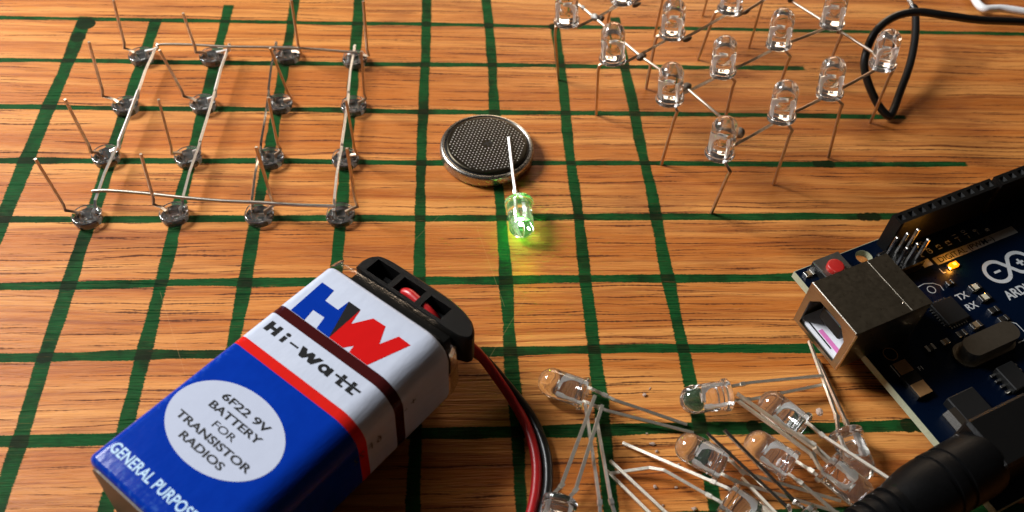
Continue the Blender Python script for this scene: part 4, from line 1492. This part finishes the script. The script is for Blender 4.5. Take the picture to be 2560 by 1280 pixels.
    mb = MB().flat([(27.6, 8.3), (49.3, 8.3), (49.3, 10.15), (27.6, 10.15)], .03)
    part('label_bar', mb, M['dim_silk'])
    silk_text("DIGITAL (PWM~)", 28.4, 9.85, 1.75, .02, 'pcb_blue', 1.12, z=.045)
    mb = MB().flat([(24.6, 8.0), (26.8, 8.0), (26.8, 9.6), (24.6, 9.6)], .03); part('label_bar', mb, M['silk'])
    for k, s_ in enumerate(("AREF", "GND", "13", "12", "~11", "~10", "~9", "8")):
        silk_text(s_, 26.5 + 2.54 * k, 7.4, 1.5, .01, rot=R_(90))
    silk_text("ARDUINO", 34.4, 22.35, 2.75, .075, xs=0.92)
    # linked rings with minus and plus
    cl, crr, cc, rad, wd = 37.45, 43.55, 16.15, 2.42, .82
    a0 = 48
    left = [(cl + rad * 1.08 * math.cos(R_(a)), cc + rad * math.sin(R_(a))) for a in range(a0, 361 - a0, 6)]
    right = [(crr + rad * 1.08 * math.cos(R_(a)), cc + rad * math.sin(R_(a))) for a in range(180 - a0, -(180 - a0) - 1, -6)]
    pa = left + right
    part('logo_rings', stroke(pa, wd, .03), M['silk'], root, 'printed pair of linked rings')
    mid0, mid1 = left[0], right[-1]
    part('logo_rings', stroke([mid1, mid0], wd, .036), M['silk'])
    part('logo_minus', stroke([(cl - .8, cc), (cl + .8, cc)], .5), M['silk'])
    part('logo_plus', stroke([(crr - .85, cc), (crr + .85, cc)], .5), M['silk'])
    part('logo_plus', stroke([(crr, cc - .85), (crr, cc + .85)], .5, .036), M['silk'])
    part('outline_mark', stroke([(19.6, 12.8), (21.6, 12.6), (23.4, 13.2), (24.3, 14.2), (24.1, 15.4)], .18), M['silk'])
    part('outline_mark', stroke(circle(22.0, 14.3, .8, 16), .16, close=True), M['silk'])
    part('outline_mark', stroke([(28.4, 26.2), (30.6, 26.2), (31.4, 27.0), (31.4, 29.6), (30.8, 30.4), (28.4, 30.4)], .2), M['silk'])
    part('outline_mark', stroke(circle(4.5, 22.6, 1.3, 20), .2, close=True), M['tan_pad'])
    silk_text("N3", 32.6, 28.6, 1.3, .01, rot=R_(-90))
    silk_text("F1", 7.0, 27.6, 1.2, .0)


board()


# ================================================================== POWER PLUG
def power_plug():
    org = Vector((151.5, -125.0, 0))
    root = thing('power_plug', org, 'ridged black power plug pushed into the circuit board jack', 'plug')
    axis0 = UNO @ Vector((-1.9, 46.8, 6.4))
    d = (UNO.to_3x3() @ Vector((-1, 0.035, -0.05))).normalized()
    X = Matrix.Translation(axis0) @ d.to_track_quat('Z', 'Y').to_matrix().to_4x4()
    mb = MB(); mb.X = X
    pr = [(0, -1), (5.0, -1), (5.2, 0.2), (5.3, 1.0), (5.3, 5.0), (5.28, 5.6), (5.0, 5.7), (5.0, 6.5), (5.28, 6.6), (5.35, 8.2), (5.3, 8.4), (5.02, 8.5), (5.02, 9.2), (5.28, 9.35), (5.15, 12.0), (4.75, 14.2), (4.4, 15.6), (4.2, 16.4)]
    mb.lathe(pr, 40)
    o = mb.build('plug_body', M['black_rubber'], root, org)
    o.data.set_sharp_from_angle(angle=R_(45))
    mb = MB(); mb.X = X
    pr = []
    z = 16.4
    r = 4.2
    for k in range(6):
        pr += [(r, z), (r, z + 1.1), (r - .55, z + 1.25), (r - .6, z + 1.9), (r - .12, z + 2.05)]
        z += 2.1
        r -= .14
    pr.append((2.2, z + .1))
    mb.lathe(pr, 32)
    o = mb.build('strain_relief', M['black_rubber'], root, org)
    o.data.set_sharp_from_angle(angle=R_(45))
    e = X @ Vector((0, 0, z - .5))
    mb = MB().tube(spline([tuple(e), tuple(e + d * 8 + Vector((0, 0, -1.0))), tuple(e + d * 22 + Vector((-2, -5, -3.2))), tuple(e + d * 45 + Vector((-4, -20, -4.8))), tuple(e + d * 70 + Vector((-4, -48, -4.8)))], 8), 2.1, 16)
    mb.build('cable', M['black_wire'], root, org)


power_plug()


# ================================================================== LOOSE WIRES AT THE BACK
def hook_wire():
    org = (187.1, -33.9, 0)
    root = thing('hooked_wire', org, 'stiff black insulated wire hooked into a loop around an LED', 'wire')
    pts = [(262, -14, 10), (240, -16, 14), (218.91, -17.46, 16.0), (207.39, -18.39, 17.0), (198.41, -18.21, 18.0), (192.13, -17.18, 18.0), (186.51, -18.21, 17.0), (181.97, -21.55, 15.0), (179.9, -25.8, 11.0), (181.0, -28.54, 7.5), (183.9, -31.6, 3.4),
           (186.6, -33.6, 1.35), (188.0, -32.6, 1.5), (191.01, -27.25, 3.0), (194.88, -20.06, 5.5), (197.72, -12.6, 8.0), (199.26, -5.79, 10.0), (199.1, -4.0, 10.3)]
    MB().tube(spline(pts, 6), 0.92, 14).build('insulation', M['black_wire'], root, org)
    MB().tube([(199.1, -4.1, 10.3), (199.0, -2.6, 10.55), (198.6, -0.6, 10.8)], .55, 10).build('bare_end', M['solder'], root, org)


hook_wire()
mbw = MB().tube(spline([(226.0, 22.0, 2.2), (225.2, 14.0, 2.2), (224.95, 9.4, 2.2), (225.9, 7.3, 2.2), (228.2, 7.4, 2.2), (231.0, 7.5, 2.2), (236.37, 6.3, 2.2), (250, 3.0, 2.0)], 6), 1.0, 12)
tag(mbw.build('bent_strip', M['white_wire'], None, (230, 8, 0)), 'white bent plastic strip in the far right corner', 'strip')
